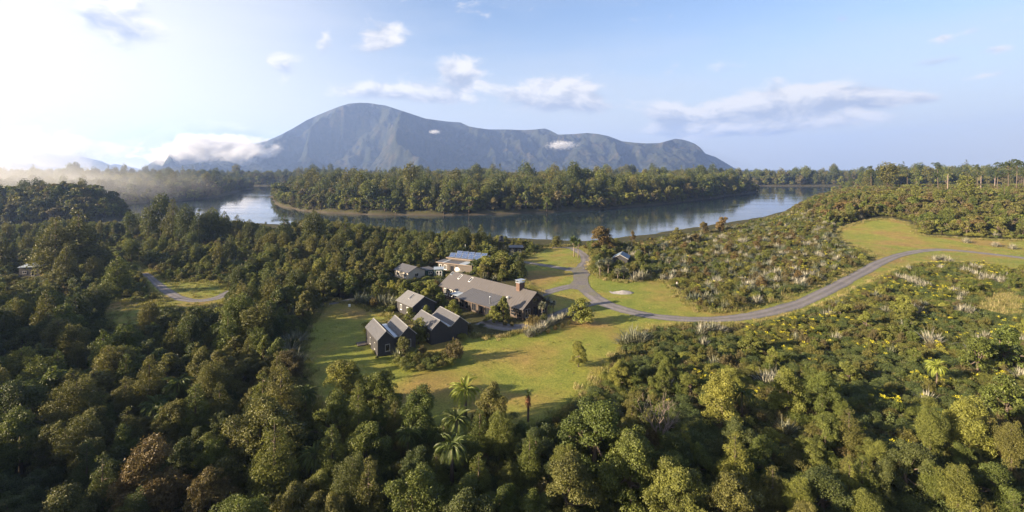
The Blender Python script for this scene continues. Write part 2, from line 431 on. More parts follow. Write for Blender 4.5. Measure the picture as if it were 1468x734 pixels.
def mat_ground():
    m, t, out = new_mat('forest_floor')
    g = t.node('ShaderNodeNewGeometry').outputs['Position']
    n = t.noise(g, 0.11, 5, 0.6); f = t.noise(g, 1.7, 5, 0.7)
    c = t.ramp(n, [(0.30, (0.030, 0.036, 0.014)), (0.55, (0.056, 0.052, 0.022)), (0.75, (0.075, 0.075, 0.026))])
    c = t.mix(1.0, c, t.ramp(f, [(0.3, (0.5, 0.5, 0.5)), (0.7, (1.35, 1.35, 1.35))]), 'MULTIPLY')
    z = t.sep(g)[2]
    mud = t.maprange(t.math('ADD', z, t.math('MULTIPLY', f, 1.4)), -3.0, -1.0, 1.0, 0.0)
    c = t.mix(mud, c, (0.060, 0.050, 0.036))
    t.l.new(bsdf(t, c, 0.95, 0.1, 0, bump(t, f, 0.8, 0.3)), out.inputs[0])
mat_ground()
def mat_water():
    m, t, out = new_mat('river_water')
    g = t.node('ShaderNodeNewGeometry').outputs['Position']
    s1 = t.noise(t.vmath('MULTIPLY', g, (0.55, 0.9, 1.0)), 0.35, 4, 0.6)
    s2 = t.noise(t.vmath('MULTIPLY', g, (0.02, 0.05, 1.0)), 0.6, 3, 0.5)
    amp = t.maprange(s2, 0.35, 0.70, 0.15, 1.0)
    nb = t.node('ShaderNodeBump'); nb.inputs['Distance'].default_value = 0.05
    t.put(nb.inputs['Strength'], t.math('MULTIPLY', amp, 0.55)); t.put(nb.inputs['Height'], s1)
    b = bsdf(t, (0.018, 0.030, 0.036), t.maprange(s2, 0.35, 0.70, 0.03, 0.12), 0.5, 0, nb.outputs[0])
    t.l.new(b, out.inputs[0])
mat_water()
def mat_mountain():
    m, t, out = new_mat('mountain_bush')
    g = t.node('ShaderNodeNewGeometry'); pos = g.outputs['Position']
    n = t.noise(pos, 0.004, 6, 0.65); f = t.noise(pos, 0.028, 6, 0.8)
    c = t.ramp(n, [(0.32, (0.010, 0.015, 0.011)), (0.52, (0.021, 0.024, 0.014)), (0.68, (0.042, 0.035, 0.021)), (0.80, (0.076, 0.056, 0.037))])
    c = t.mix(1.0, c, t.ramp(f, [(0.38, (0.35, 0.35, 0.4)), (0.62, (1.7, 1.62, 1.5))]), 'MULTIPLY')
    z = t.sep(pos)[2]
    rock = t.math('MULTIPLY', t.maprange(f, 0.60, 0.68), t.maprange(z, 250, 700, 0.0, 0.6))
    c = t.mix(rock, c, (0.11, 0.085, 0.065))
    t.l.new(bsdf(t, c, 0.95, 0.05, 0, bump(t, f, 0.55, 22.0)), out.inputs[0])
mat_mountain()
LEAF_COLS = {}
def mat_leaf(name, stops, trans=0.22, rough=0.5, spec=0.22):
    m, t, out = new_mat(name)
    at = t.node('ShaderNodeAttribute'); at.attribute_name = 'tint'
    rnd = t.node('ShaderNodeObjectInfo').outputs['Random']
    c = t.ramp(t.math('ADD', t.math('MULTIPLY', rnd, 0.72), t.math('MULTIPLY', at.outputs['Fac'], 0.28)), stops)
    k = t.maprange(at.outputs['Fac'], 0.0, 1.0, 0.50, 1.50)
    c = t.vmath('MULTIPLY', c, t.comb(k, k, k))
    tr = t.node('ShaderNodeBsdfTranslucent'); t.put(tr.inputs[0], t.vmath('MULTIPLY', c, (1.5, 1.5, 0.7)))
    mx = t.node('ShaderNodeMixShader'); mx.inputs[0].default_value = trans
    t.l.new(bsdf(t, c, rough, spec), mx.inputs[1]); t.l.new(tr.outputs[0], mx.inputs[2]); t.l.new(mx.outputs[0], out.inputs[0])
mat_leaf('leaf_green', [(0.0, (0.052, 0.072, 0.017)), (0.5, (0.085, 0.102, 0.022)), (1.0, (0.125, 0.128, 0.030))])
mat_leaf('leaf_dark', [(0.0, (0.040, 0.056, 0.018)), (0.5, (0.056, 0.070, 0.021)), (1.0, (0.080, 0.088, 0.026))])
mat_leaf('leaf_olive', [(0.0, (0.070, 0.076, 0.021)), (0.5, (0.096, 0.094, 0.025)), (1.0, (0.120, 0.112, 0.032))])
mat_leaf('leaf_russet', [(0.0, (0.086, 0.070, 0.025)), (0.5, (0.104, 0.072, 0.027)), (1.0, (0.098, 0.086, 0.030))])
mat_leaf('leaf_brown', [(0.0, (0.082, 0.074, 0.031)), (0.5, (0.096, 0.079, 0.036)), (1.0, (0.094, 0.088, 0.032))])
mat_leaf('leaf_yellow', [(0.0, (0.112, 0.126, 0.026)), (0.5, (0.138, 0.146, 0.030)), (1.0, (0.170, 0.166, 0.036))])
mat_leaf('leaf_fern', [(0.0, (0.052, 0.072, 0.022)), (0.5, (0.066, 0.088, 0.025)), (1.0, (0.085, 0.106, 0.028))], 0.28)
mat_leaf('leaf_fern_bright', [(0.0, (0.145, 0.175, 0.030)), (1.0, (0.175, 0.20, 0.035))], 0.35)
mat_leaf('leaf_flax', [(0.0, (0.085, 0.095, 0.058)), (0.5, (0.12, 0.125, 0.080)), (1.0, (0.16, 0.158, 0.105))], 0.10, 0.42, 0.35)
mat_leaf('leaf_flax_silver', [(0.0, (0.165, 0.160, 0.120)), (1.0, (0.220, 0.208, 0.158))], 0.08, 0.45, 0.35)
mat_leaf('leaf_flax_dark', [(0.0, (0.050, 0.066, 0.044)), (1.0, (0.085, 0.095, 0.066))], 0.10, 0.40, 0.35)
mat_leaf('leaf_gorse', [(0.0, (0.040, 0.058, 0.019)), (0.5, (0.058, 0.076, 0.022)), (1.0, (0.085, 0.094, 0.027))], 0.12)
mat_leaf('petal_yellow', [(0.0, (0.36, 0.33, 0.02)), (1.0, (0.46, 0.42, 0.03))], 0.2)
mat_leaf('grass_blade', [(0.0, (0.105, 0.125, 0.032)), (0.5, (0.15, 0.15, 0.045)), (1.0, (0.215, 0.180, 0.075))], 0.3)
mat_leaf('grass_dry', [(0.0, (0.24, 0.20, 0.09)), (1.0, (0.31, 0.26, 0.125))], 0.3)

# ------------------------------------------------------------------ ground sheet, water
def axis(segs):
    out = []
    for a, b, st in segs: out += list(np.arange(a, b, st))
    return np.array(out + [segs[-1][1]], float)
def build_ground():
    xs = axis([(-9000, -2500, 650), (-2500, -900, 60), (-900, -330, 16), (-330, 330, 2.5), (330, 900, 16), (900, 2500, 60), (2500, 9600, 700)])
    ys = axis([(-600, 0, 60), (0, 300, 2.5), (300, 640, 6), (640, 1400, 16), (1400, 3000, 160), (3000, 14400, 1100)])
    X, Y = np.meshgrid(xs, ys); Z = terrain(X, Y)
    V = np.stack([X, Y, Z - 0.03], -1).reshape(-1, 3); nx = len(xs); ny = len(ys)
    i = np.arange(nx - 1)[None, :] + nx * np.arange(ny - 1)[:, None]; i = i.ravel()
    F = np.stack([i, i + 1, i + nx + 1, i + nx], 1)
    o = link('ground', mesh_np('ground', V, F, 'forest_floor', True)); tag(o, 'dark earth and leaf litter ground under the bush', 'ground', kind='structure')
    b = MB(); b.add([(-9000, 60, WATER_Z), (9600, 60, WATER_Z), (9600, 14000, WATER_Z), (-9000, 14000, WATER_Z)], [(0, 1, 2, 3)])
    o = b.build('river', 'river_water'); tag(o, 'calm wide river winding round the forested island', 'river', kind='structure')
build_ground()

# ------------------------------------------------------------------ lawns and gravel
LAWN_MAIN = [P(*p) for p in [(474, 434), (456, 446), (441, 466), (434, 490), (431, 515), (433, 545), (440, 580), (470, 612), (560, 626), (660, 632), (760, 622), (806, 598), (846, 566), (868, 540), (886, 512), (900, 486), (930, 472),
             (1000, 466), (1080, 466), (1140, 454), (1200, 432), (1250, 405), (1290, 388), (1330, 376), (1400, 378), (1480, 392), (1640, 400), (1640, 360), (1480, 352), (1400, 350), (1350, 347), (1318, 346), (1306, 335), (1270, 330), (1230, 332), (1196, 338), (1206, 350), (1238, 356), (1252, 368),
             (1216, 388), (1165, 412), (1120, 428), (1080, 440), (1040, 447), (1000, 446), (985, 434), (968, 418), (955, 404), (930, 400), (905, 404), (878, 404), (858, 396), (846, 388), (842, 380), (852, 372), (842, 360), (832, 353), (815, 352), (788, 354), (760, 364), (742, 376),
             (742, 392), (752, 408), (775, 418), (786, 436), (760, 474), (700, 484), (676, 482), (600, 480), (560, 465), (560, 452), (530, 444), (510, 436), (496, 433)]]
LAWN_TRACK = [P(*p) for p in [(186, 380), (198, 374), (212, 384), (228, 398), (250, 404), (300, 402), (326, 412), (330, 428), (306, 440), (262, 446), (236, 440), (218, 424), (204, 406), (190, 392)]]
LAWN_GLADE = [P(*p) for p in [(136, 452), (140, 438), (180, 430), (222, 434), (236, 446), (228, 462), (196, 470), (160, 472)]]
GRASS_DRY = [P(*p) for p in [(1400, 440), (1416, 424), (1450, 420), (1470, 432), (1466, 456), (1430, 458)]]
def zs(pts, lift):
    a = np.array(pts, float); z = terrain(a[:, 0], a[:, 1]) + lift
    return np.column_stack([a, z])
def densify(poly, step, jitter=0.0, seed=0):
    r = np.random.default_rng(seed); out = []
    for i in range(len(poly)):
        a = np.array(poly[i]); b = np.array(poly[(i + 1) % len(poly)]); n = max(1, int(np.hypot(*(b - a)) / step))
        for k in range(n):
            out.append(a + (b - a) * k / n + (r.normal(0, jitter, 2) if jitter else 0))
    return out
def smooth_poly(poly, it=2):
    for _ in range(it):
        q = []
        for i in range(len(poly)):
            a = np.array(poly[i]); b = np.array(poly[(i + 1) % len(poly)]); q += [a * .75 + b * .25, a * .25 + b * .75]
        poly = q
    return poly
def patch(name, poly, mat, lift, step, label, cat, jit=0.12, kind='structure'):
    bd = densify(smooth_poly(poly, 2), step * 0.6, jit, 3)
    A = np.array(bd); x0, y0 = A.min(0); x1, y1 = A.max(0)
    gx, gy = np.meshgrid(np.arange(x0, x1, step), np.arange(y0, y1, step)); gx = gx.ravel(); gy = gy.ravel()
    ins = inside(bd, gx, gy); gx, gy = gx[ins], gy[ins]
    dd = segdist(bd, gx, gy) > step * 0.5; gx, gy = gx[dd], gy[dd]
    pts = [Vector((float(a), float(b))) for a, b in bd] + [Vector((float(a), float(b))) for a, b in zip(gx, gy)]
    n = len(bd); edges = [(i, (i + 1) % n) for i in range(n)]
    vo, eo, fo, *_ = delaunay_2d_cdt(pts, edges, [], 1, 1e-5)
    V = zs([(v.x, v.y) for v in vo], lift)
    o = link(name, mesh_np(name, V, [list(f) for f in fo], mat, True)); tag(o, label, cat, kind=kind)
    return o
patch('lawn', LAWN_MAIN, 'lawn_grass', 0.0, 2.5, 'mown green lawn with dry brown patches round the lodge', 'lawn')
patch('lawn', LAWN_TRACK, 'lawn_grass', 0.0, 2.5, 'rough grass clearing beside the short gravel track', 'lawn')
patch('lawn', LAWN_GLADE, 'lawn_grass', 0.0, 2.5, 'small shaded grass glade near the short gravel track', 'lawn')
patch('dry_grass_field', GRASS_DRY, 'lawn_grass', 0.0, 2.5, 'patch of rough dry grass among silver flax bushes', 'grass')

def catmull(pts, n=10):
    p = [np.array(q, float) for q in pts]; p = [2 * p[0] - p[1]] + p + [2 * p[-1] - p[-2]]; out = []
    for i in range(1, len(p) - 2):
        for k in range(n):
            t = k / n; a, b, c, d = p[i - 1:i + 3]
            out.append(0.5 * ((2 * b) + (c - a) * t + (2 * a - 5 * b + 4 * c - d) * t * t + (3 * b - a - 3 * c + d) * t ** 3))
    out.append(p[-2]); return out
ROADS = []
def road(name, pts, width, lift, label, closed=False):
    c = catmull(pts, 10); n = len(c); V = []; A = []; r = np.random.default_rng(len(pts) * 7 + int((width[0] if hasattr(width, "__len__") else width) * 10)); m = 9
    wj = fbm(np.arange(n) * 0.23 + 50, np.zeros(n) + len(pts), 3, 21)
    for i in range(n):
        d = c[min(i + 1, n - 1)] - c[max(i - 1, 0)]; d /= np.hypot(*d) + 1e-9; nrm = np.array([-d[1], d[0]])
        w = (width[0] + (width[1] - width[0]) * i / (n - 1)) if hasattr(width, '__len__') else width
        w *= 0.9 + 0.25 * wj[i]
        for k in range(m):
            s = (k / (m - 1) - 0.5); q = c[i] + nrm * s * w + (r.normal(0, .10, 2) if k in (0, m - 1) else 0)
            V.append((q[0], q[1])); A.append(2 * s)
    V3 = zs(V, lift)
    V3[:, 2] += 0.05 * np.cos(np.array(A) * 1.5)     # slight camber
    i = np.arange(m - 1)[None, :] + m * np.arange(n - 1)[:, None]; i = i.ravel()
    F = np.stack([i, i + 1, i + m + 1, i + m], 1)
    o = link(name, mesh_np(name, V3, F, 'gravel', True, attrs={'across': A})); tag(o, label, 'road', kind='structure')
    ROADS.append(([tuple(q) for q in c], (max(width) if hasattr(width, '__len__') else width)))
    return o
DRIVE = [P(*p) for p in [(1560, 384), (1510, 376), (1468, 370.5), (1420, 365), (1380, 361), (1345, 359), (1310, 361.5), (1275, 371), (1240, 388), (1205, 407), (1170, 425), (1130, 440), (1080, 452), (1030, 457.5), (985, 458), (940, 454),
         (900, 446), (866, 434), (842, 417), (832, 402), (832, 390), (837, 380), (841, 372), (836, 364), (824, 358)]]
road('drive', DRIVE, 5.0, 0.024, 'winding grey gravel drive crossing the lawn to the lodge')
road('path', [P(*p) for p in [(834, 385), (816, 387), (800, 384), (782, 381), (764, 378), (746, 375), (730, 373)]], (5.2, 3.2), 0.016, 'gravel branch running behind the lodge towards the sheds')
road('path', [P(*p) for p in [(838, 410), (818, 410), (800, 414), (785, 419), (770, 425), (758, 432)]], (5.6, 3.0), 0.012, 'short gravel branch leading to the brick chimney end of the lodge')
road('path', [P(*p) for p in [(836, 362), (822, 357), (806, 355), (790, 355.5)]], (3.6, 2.8), 0.008, 'narrow gravel spur along the lake edge')
road('path', [P(*p) for p in [(862, 432), (838, 437), (815, 445), (790, 456), (766, 466), (740, 470), (715, 468), (690, 462)]], (4.0, 5.6), 0.020, 'gravel forecourt curving along the front of the lodge')
road('path', [P(*p) for p in [(440, 441), (468, 437), (484, 434), (500, 430.5), (520, 428)]], 2.4, 0.020, 'short gravel footpath at the top corner of the lawn')
road('track', [P(*p) for p in [(208, 392), (218, 400), (227, 408), (240, 418.5), (256, 427.5), (278, 431), (298, 429.5), (318, 424), (334, 416)]], (2.2, 4.6), 0.020, 'short curved gravel track in the shaded clearing')
patch('turning_area', [P(*p) for p in [(812, 383), (830, 385), (846, 376), (847, 392), (841, 402), (848, 414), (862, 427), (846, 424), (830, 414), (810, 413), (822, 403), (825, 394), (818, 389)]], 'gravel', 0.075, 1.6, 'broad gravel turning area where the drive forks', 'road', .1)
def pad_pts(): return [P(*p) for p in [(694, 456), (716, 459), (742, 464), (756, 470), (748, 477), (716, 480), (692, 474), (684, 464)]]

# gravel heap with its own stones
def build_heap():
    hx, hy = P(892, 420); b = []; n = 26
    g = np.linspace(-1, 1, n); X, Y = np.meshgrid(g, g)
    rr = np.hypot(X, Y); Z = np.clip(1 - rr, 0, 1) ** 0.8 * (0.75 + 0.6 * (X + 0.2)) * 0.95 + (fbm(X * 4 + 9, Y * 4, 4, 31) - 0.5) * 0.25 * (rr < 0.95) - 0.06
    V = np.stack([hx + X * 3.8, hy + Y * 2.4, Z + gz(hx, hy)], -1).reshape(-1, 3)
    i = (np.arange(n - 1)[None, :] + n * np.arange(n - 1)[:, None]).ravel(); F = np.stack([i, i + 1, i + n + 1, i + n], 1)
    o = link('gravel_heap', mesh_np('gravel_heap', V, F, 'rock', False)); tag(o, 'low heap of grey gravel dumped on the lawn beside the drive', 'gravel heap')
build_heap()

# ------------------------------------------------------------------ mountains
def build_mountain(name, sil, D0, D1, dfoot, dback, label, seed, nx=560, ny=240, rough=1.0):
    sx = np.array([p[0] for p in sil], float); sy = np.array([p[1] for p in sil], float)
    px = np.linspace(sx[0], sx[-1], nx); ysil = np.interp(px, sx, sy)
    D = np.interp(px, [sx[0], sx[-1]], [D0, D1]) * (1 + 0.06 * np.sin(px / 55.0) * rough)
    Hr = (HYP - ysil) * D / FPX + CAM_H
    Hr = np.maximum(Hr, 0)
    v = np.concatenate([np.linspace(0, 1, ny)[:-1], 1 + np.linspace(0, 1, 30)])
    VX, VV = np.meshgrid(np.arange(nx), v); Dr = D[VX]; H = Hr[VX]
    dist = np.where(VV <= 1, Dr - dfoot * (1 - VV), Dr + dback * (VV - 1))
    s = np.where(VV <= 1, VV, 2 - VV)
    X = (px[VX] - CXP) / FPX * dist; Y = dist
    # spurs: ridged noise stretched down the slope, fading out at the crest
    wx = X / 470.0 + (fbm(X / 900, Y / 900, 3, seed) - 0.5) * 1.8; wy = Y / 2100.0 + X / 2600.0
    ridged = np.maximum(1 - np.abs(2 * fbm(wx, wy, 2, seed + 3, 0.45) - 1) * 3.0, -0.35)
    r2 = 1 - np.abs(2 * fbm(X / 210 + wy, Y / 420, 3, seed + 9) - 1) * 2
    prof = np.where(VV <= 1, 0.72 * s ** 1.25 + 0.28 * sstep(0, 1, s), s ** 0.9)
    amp = s * (1 - s ** 3) * 1.0
    Z = H * prof + H * amp * (0.86 * (ridged - 0.42)) * rough + 210 * amp * (r2 - 0.3) * np.minimum(H / 400, 1) + (fbm(X / 45, Y / 45, 3, seed + 20) - 0.5) * 60 * np.minimum(H / 300, 1) * sstep(1.0, 0.9, s)
    Z = np.minimum(Z, CAM_H + (H - CAM_H) * dist / Dr * 0.992 + (H - CAM_H) * 0.008 * s) if True else Z
    Z = np.where(VV == 1, H, Z)
    Z = np.maximum(Z, -6) - 10 * (s < 0.01)
    V = np.stack([X, Y, Z], -1).reshape(-1, 3); nyy = len(v)
    i = (np.arange(nx - 1)[None, :] + nx * np.arange(nyy - 1)[:, None]).ravel(); F = np.stack([i, i + 1, i + nx + 1, i + nx], 1)
    o = link(name, mesh_np(name, V, F, 'mountain_bush', True)); tag(o, label, 'mountain', kind='structure')
SIL_MAIN = [(188, 246), (203, 243), (220, 231), (237, 218), (262, 204), (292, 196), (330, 203), (365, 206), (385, 201), (401, 194), (420, 184), (440, 172), (458, 164), (475, 157), (488, 152), (500, 148.5), (515, 147.3), (528, 147.6), (540, 149.5), (552, 151), (566, 155.5), (580, 160), (595, 165), (610, 170), (625, 172),
            (640, 174), (660, 175.5), (672, 181), (685, 183.5), (701, 185.5), (725, 185.5), (752, 186.5), (768, 185.5), (781, 184), (790, 187.5), (800, 193), (812, 192.6), (825, 192), (841, 190.6), (857, 192), (872, 195), (892, 202.5), (910, 204.5), (926, 205.6), (946, 205), (958, 201.5), (968, 198.8), (978, 200), (987, 202.5), (996, 206),
            (1004, 211.7), (1011, 220), (1018, 222.5), (1025, 224.7), (1038, 232), (1052, 240.5), (1066, 245), (1080, 247)]
build_mountain('mountain', SIL_MAIN, 6300, 7200, 2100, 2200, 'long bush covered mountain with a broad rounded summit behind the river', 3)
SIL_LEFT = [(-420, 215), (-300, 190), (-180, 176), (-80, 186), (0, 197), (30, 204), (48, 206), (70, 211), (95, 220), (120, 225), (145, 231), (162, 238), (176, 243), (190, 247)]
build_mountain('mountain', SIL_LEFT, 9300, 8900, 1900, 1800, 'pale far mountain ridge fading into the bright morning mist', 41, 150, 70)
SIL_GAP = [(120, 247), (146, 240), (165, 235), (182, 238), (200, 242), (230, 247)]
build_mountain('mountain', SIL_GAP, 10200, 10200, 900, 900, 'tiny misty hill showing in the gap between two mountains', 51, 60, 40)

# ------------------------------------------------------------------ haze and low mist
def build_haze():
    b = MB(); b.box(-8800, 9400, -500, 13800, -12, 960)
    m, t, out = new_mat('haze_air')
    v = t.node('ShaderNodeVolumePrincipled'); v.inputs['Color'].default_value = (0.38, 0.56, 1.0, 1); v.inputs['Density'].default_value = HAZE_DENSITY
    v.inputs['Anisotropy'].default_value = 0.30
    t.l.new(v.outputs[0], out.inputs['Volume'])
    o = b.build('haze', 'haze_air'); tag(o, 'thin pale morning haze filling the valley', 'haze', kind='stuff')
build_haze()
def build_mist(px, py, D, rx, ry, rz, dens, seed, label, nscale=3.2):
    m, t, out = new_mat('mist_air_%d' % seed)
    co = t.node('ShaderNodeTexCoord').outputs['Object']            # the ball is unit sized, scaled by the object
    r = t.vmath('LENGTH', co)
    sc = t.vmath('ADD', t.vmath('MULTIPLY', co, (rx / ry, 1.0, rz / ry * 1.6)), (seed * 3.7, seed * 1.3, 0))
    n = t.noise(sc, nscale * 0.55, 5.0, 0.62, 0.35)
    d = t.math('SUBTRACT', t.math('ADD', t.maprange(r, 0.0, 1.0, 0.52, -0.50), t.math('MULTIPLY', n, 1.5)), 0.72)
    d = t.math('MULTIPLY', t.maprange(d, 0.0, 0.35, 0.0, 1.0, smooth=True), dens)
    v = t.node('ShaderNodeVolumePrincipled'); v.inputs['Color'].default_value = (0.97, 0.97, 0.97, 1); t.put(v.inputs['Density'], d)
    v.inputs['Anisotropy'].default_value = 0.2
    t.l.new(v.outputs[0], out.inputs['Volume'])
    bm = bmesh.new(); bmesh.ops.create_icosphere(bm, subdivisions=3, radius=1.0); me = bpy.data.meshes.new('mist'); bm.to_mesh(me); bm.free(); me.materials.append(m)
    X = (px - CXP) / FPX * D; Z = CAM_H + (HYP - py) / FPX * D
    o = link('mist', me, loc=(X, D, Z), scale=(rx, ry, rz)); tag(o, label, 'mist', kind='stuff')
if MIST_ON:
    build_mist(298, 216, 4900, 1300, 480, 300, 0.012, 1, 'white bank of low cloud lying against the mountain foot')
    build_mist(806, 208, 5300, 300, 130, 95, 0.026, 2, 'small white cloud puff drifting across the mountain face', 8.0)
    build_mist(623, 189, 5300, 130, 66, 46, 0.026, 3, 'tiny white wisp of cloud high on the mountain shoulder', 7.0)
    build_mist(60, 216, 5600, 1750, 700, 430, 0.0034, 4, 'thin veil of mist over the far valley floor')
    build_mist(20, 268, 600, 560, 290, 90, 0.0034, 5, 'added mist veil for the golden glare over the river arm by the knoll', 1.2)  # volume added to give the warm low-sun glare on this side

# ------------------------------------------------------------------ buildings
FOOT = []                                  # footprints kept free of plants: (origin, angle, x0, x1, y0, y1)
def foot(o, ang, x0, x1, y0, y1): FOOT.append((o, ang, x0, x1, y0, y1))
def in_foot(x, y, pad=0.8):
    for (ox, oy), a, x0, x1, y0, y1 in FOOT:
        dx, dy = x - ox, y - oy; u = dx * math.cos(a) + dy * math.sin(a); v = -dx * math.sin(a) + dy * math.cos(a)
        if x0 - pad < u < x1 + pad and y0 - pad < v < y1 + pad: return True
    return False
def gable_wall(root, x0, x1, y0, y1, eave, ridge, mat, name='wall', battens=0.55, zb=-0.6):
    xm = (x0 + x1) / 2; b = MB()
    b.prism_y([(x0, zb), (x1, zb), (x1, eave), (xm, ridge), (x0, eave)], y0, y1)
    if battens:                            # vertical cover battens of the board cladding
        h = 0.022; w = 0.03
        for x in np.arange(x0 + battens / 2, x1, battens):
            top = eave + (ridge - eave) * (1 - abs(x - xm) / (xm - x0)) - 0.1
            b.box(x - w, x + w, y0 - h, y0, zb, top); b.box(x - w, x + w, y1, y1 + h, zb, top)
        for y in np.arange(y0 + battens / 2, y1, battens):
            b.box(x0 - h, x0, y - w, y + w, zb, eave - 0.05); b.box(x1, x1 + h, y - w, y + w, zb, eave - 0.05)
    return b.build(name, mat, root)
def gable_roof(root, x0, x1, y0, y1, eave, ridge, mat, oh=0.22, th=0.11, seams=0.6, name='roof', cap='roof_pale'):
    xm = (x0 + x1) / 2; sl = (ridge - eave) / (xm - x0); lift = 0.10
    def zz(x): return ridge - sl * abs(x - xm) + lift
    b = MB(); xa, xb = x0 - oh, x1 + oh; ya, yb = y0 - oh * 0.8, y1 + oh * 0.8
    b.slab((xa, ya, zz(xa)), (xm, ya, ridge + lift), (xm, yb, ridge + lift), (xa, yb, zz(xa)), th)
    b.slab((xm, ya, ridge + lift), (xb, ya, zz(xb)), (xb, yb, zz(xb)), (xm, yb, ridge + lift), th)
    if seams:                              # standing seams of the long-run steel
        for y in np.arange(ya + seams / 2, yb, seams):
            for s in (-1, 1):
                xe = xm + s * (xm - xa)
                b.slab((xm, y - .02, ridge + lift + .035), (xm, y + .02, ridge + lift + .035), (xe, y + .02, zz(xe) + .035), (xe, y - .02, zz(xe) + .035), .05)
    o = b.build(name, mat, root)
    c = MB(); w = 0.16
    c.slab((xm - w, ya - .02, zz(xm - w) + .05), (xm, ya - .02, ridge + lift + .06), (xm, yb + .02, ridge + lift + .06), (xm - w, yb + .02, zz(xm - w) + .05), .03)
    c.slab((xm, ya - .02, ridge + lift + .06), (xm + w, ya - .02, zz(xm + w) + .05), (xm + w, yb + .02, zz(xm + w) + .05), (xm, yb + .02, ridge + lift + .06), .03)
    c.build('ridge_cap', cap, o)
    # barge boards along the two gable ends
    for yy in (ya, yb):
        q = MB(); s = -0.03 if yy == ya else 0.03
        for sx in (-1, 1):
            xe = xm + sx * (xm - xa); y_a, y_b = sorted((yy + s * .2, yy + s * 1.4))
            q.add([(xm, y_a, ridge + lift + .03), (xe, y_a, zz(xe) + .03), (xe, y_a, zz(xe) - .16), (xm, y_a, ridge + lift - .16),
                   (xm, y_b, ridge + lift + .03), (xe, y_b, zz(xe) + .03), (xe, y_b, zz(xe) - .16), (xm, y_b, ridge + lift - .16)],
                  [(0, 1, 2, 3), (7, 6, 5, 4), (0, 4, 5, 1), (2, 6, 7, 3), (1, 5, 6, 2), (0, 3, 7, 4)])
        q.build('barge_board', 'grey_trim' if cap == 'roof_pale' else mat, o)
    return o
def window(root, face, a, z0, w, h, at, frame='grey_trim', mull=0, rail=0, name='window', fw=0.09):
    """face: '-y','+y','-x','+x'; a = position along the face (centre), at = plane coordinate"""
    s = -1 if face[0] == '-' else 1; d = 0.07
    def bx(b, a0, a1, za, zb, o0, o1):
        lo, hi = sorted((at + s * o0, at + s * o1))
        if face[1] == 'y': b.box(a0, a1, lo, hi, za, zb)
        else: b.box(lo, hi, a0, a1, za, zb)
    f = MB(); x0, x1 = a - w / 2, a + w / 2
    bx(f, x0, x0 + fw, z0, z0 + h, .0, d); bx(f, x1 - fw, x1, z0, z0 + h, .0, d)
    bx(f, x0 + fw, x1 - fw, z0, z0 + fw, .0, d); bx(f, x0 + fw, x1 - fw, z0 + h - fw, z0 + h, .0, d)
    for k in range(mull):
        xm = x0 + (x1 - x0) * (k + 1) / (mull + 1); bx(f, xm - fw * .4, xm + fw * .4, z0 + fw, z0 + h - fw, .005, d - .01)
    for k in range(rail):
        zm = z0 + h * (k + 1) / (rail + 1); bx(f, x0 + fw, x1 - fw, zm - fw * .4, zm + fw * .4, .006, d - .015)
    o = f.build(name, frame, root)
    g = MB(); bx(g, x0 + fw * .5, x1 - fw * .5, z0 + fw * .5, z0 + h - fw * .5, .004, .03); g.build('pane', 'glass', o)
    sl = MB(); bx(sl, x0 - .05, x1 + .05, z0 - .06, z0 - .002, .0, d + .05); sl.build('sill', frame, o)
    return o
def building(name, org, ang, label, cat='house'):
    o = empty(name, (org[0], org[1], gz(*org)), R(ang)); tag(o, label, cat); return o

# --- cottage A: twin gables with a flat link between
A0 = (-28.57, 103.9); AA = 30.1
c = building('cottage', A0, AA, 'dark twin gabled cottage with a flat link roof, standing out on the open lawn', 'cottage')
foot(A0, R(AA), -0.3, 8.8, -0.3, 10.6)
for k, (x0, x1, y0, y1) in enumerate(((0, 3.5, 0, 10.2), (5.0, 8.5, 0.4, 10.0))):
    gable_wall(c, x0, x1, y0, y1, 3.6, 5.25, 'dark_cladding'); gable_roof(c, x0, x1, y0, y1, 3.6, 5.25, 'roof_grey')
b = MB().box(3.53, 4.97, 1.4, 9.6, -0.5, 3.1); b.build('link_wall', 'dark_cladding', c)
b = MB().box(3.50, 5.0, 1.0, 11.2, 3.1, 3.3); b.build('link_roof', 'galvanised', c)
for yy in (2.2, 6.0): window(c, '-x', yy, 1.0, 0.9, 1.45, -0.02)
window(c, '-y', 2.1, 0.9, 1.05, 1.5, -0.02); window(c, '-y', 6.9, 0.9, 1.05, 1.6, 0.38)
window(c, '+x', 5.0, 1.0, 1.0, 1.4, 8.52)
b = MB()
for k in range(8): b.box(-2.3, -0.12, 8.0 + k * 0.31, 8.28 + k * 0.31, 0.12, 0.30)
b.box(-2.25, -0.15, 8.05, 10.4, -0.4, 0.117); b.build('deck', 'brown_timber', c)
# --- cottage B: two steep gables side by side, black walls
B0 = (-18.3, 110.9); BA = 34.5
c = building('cottage', B0, BA, 'black walled double gabled cottage with no window on its long lawn side', 'cottage')
foot(B0, R(BA), -0.3, 9.7, -0.3, 10.5)
for (x0, x1) in ((0, 4.2), (5.0, 9.4)):
    gable_wall(c, x0, x1, 0.0, 10.0, 3.5, 5.25, 'dark_cladding'); gable_roof(c, x0, x1, 0.0, 10.0, 3.5, 5.25, 'roof_grey')
b = MB().box(4.23, 4.97, 0.02, 9.6, -0.5, 3.44); b.build('link_wall', 'dark_cladding', c)
b = MB().box(4.05, 5.15, -0.10, 9.9, 3.444, 3.52); b.build('valley_gutter', 'galvanised', c)
window(c, '-x', 1.7, 0.9, 0.85, 1.5, -0.02); window(c, '-x', 6.4, 0.9, 0.85, 1.4, -0.02)
window(c, '+x', 4.0, 0.9, 0.9, 1.4, 9.42)
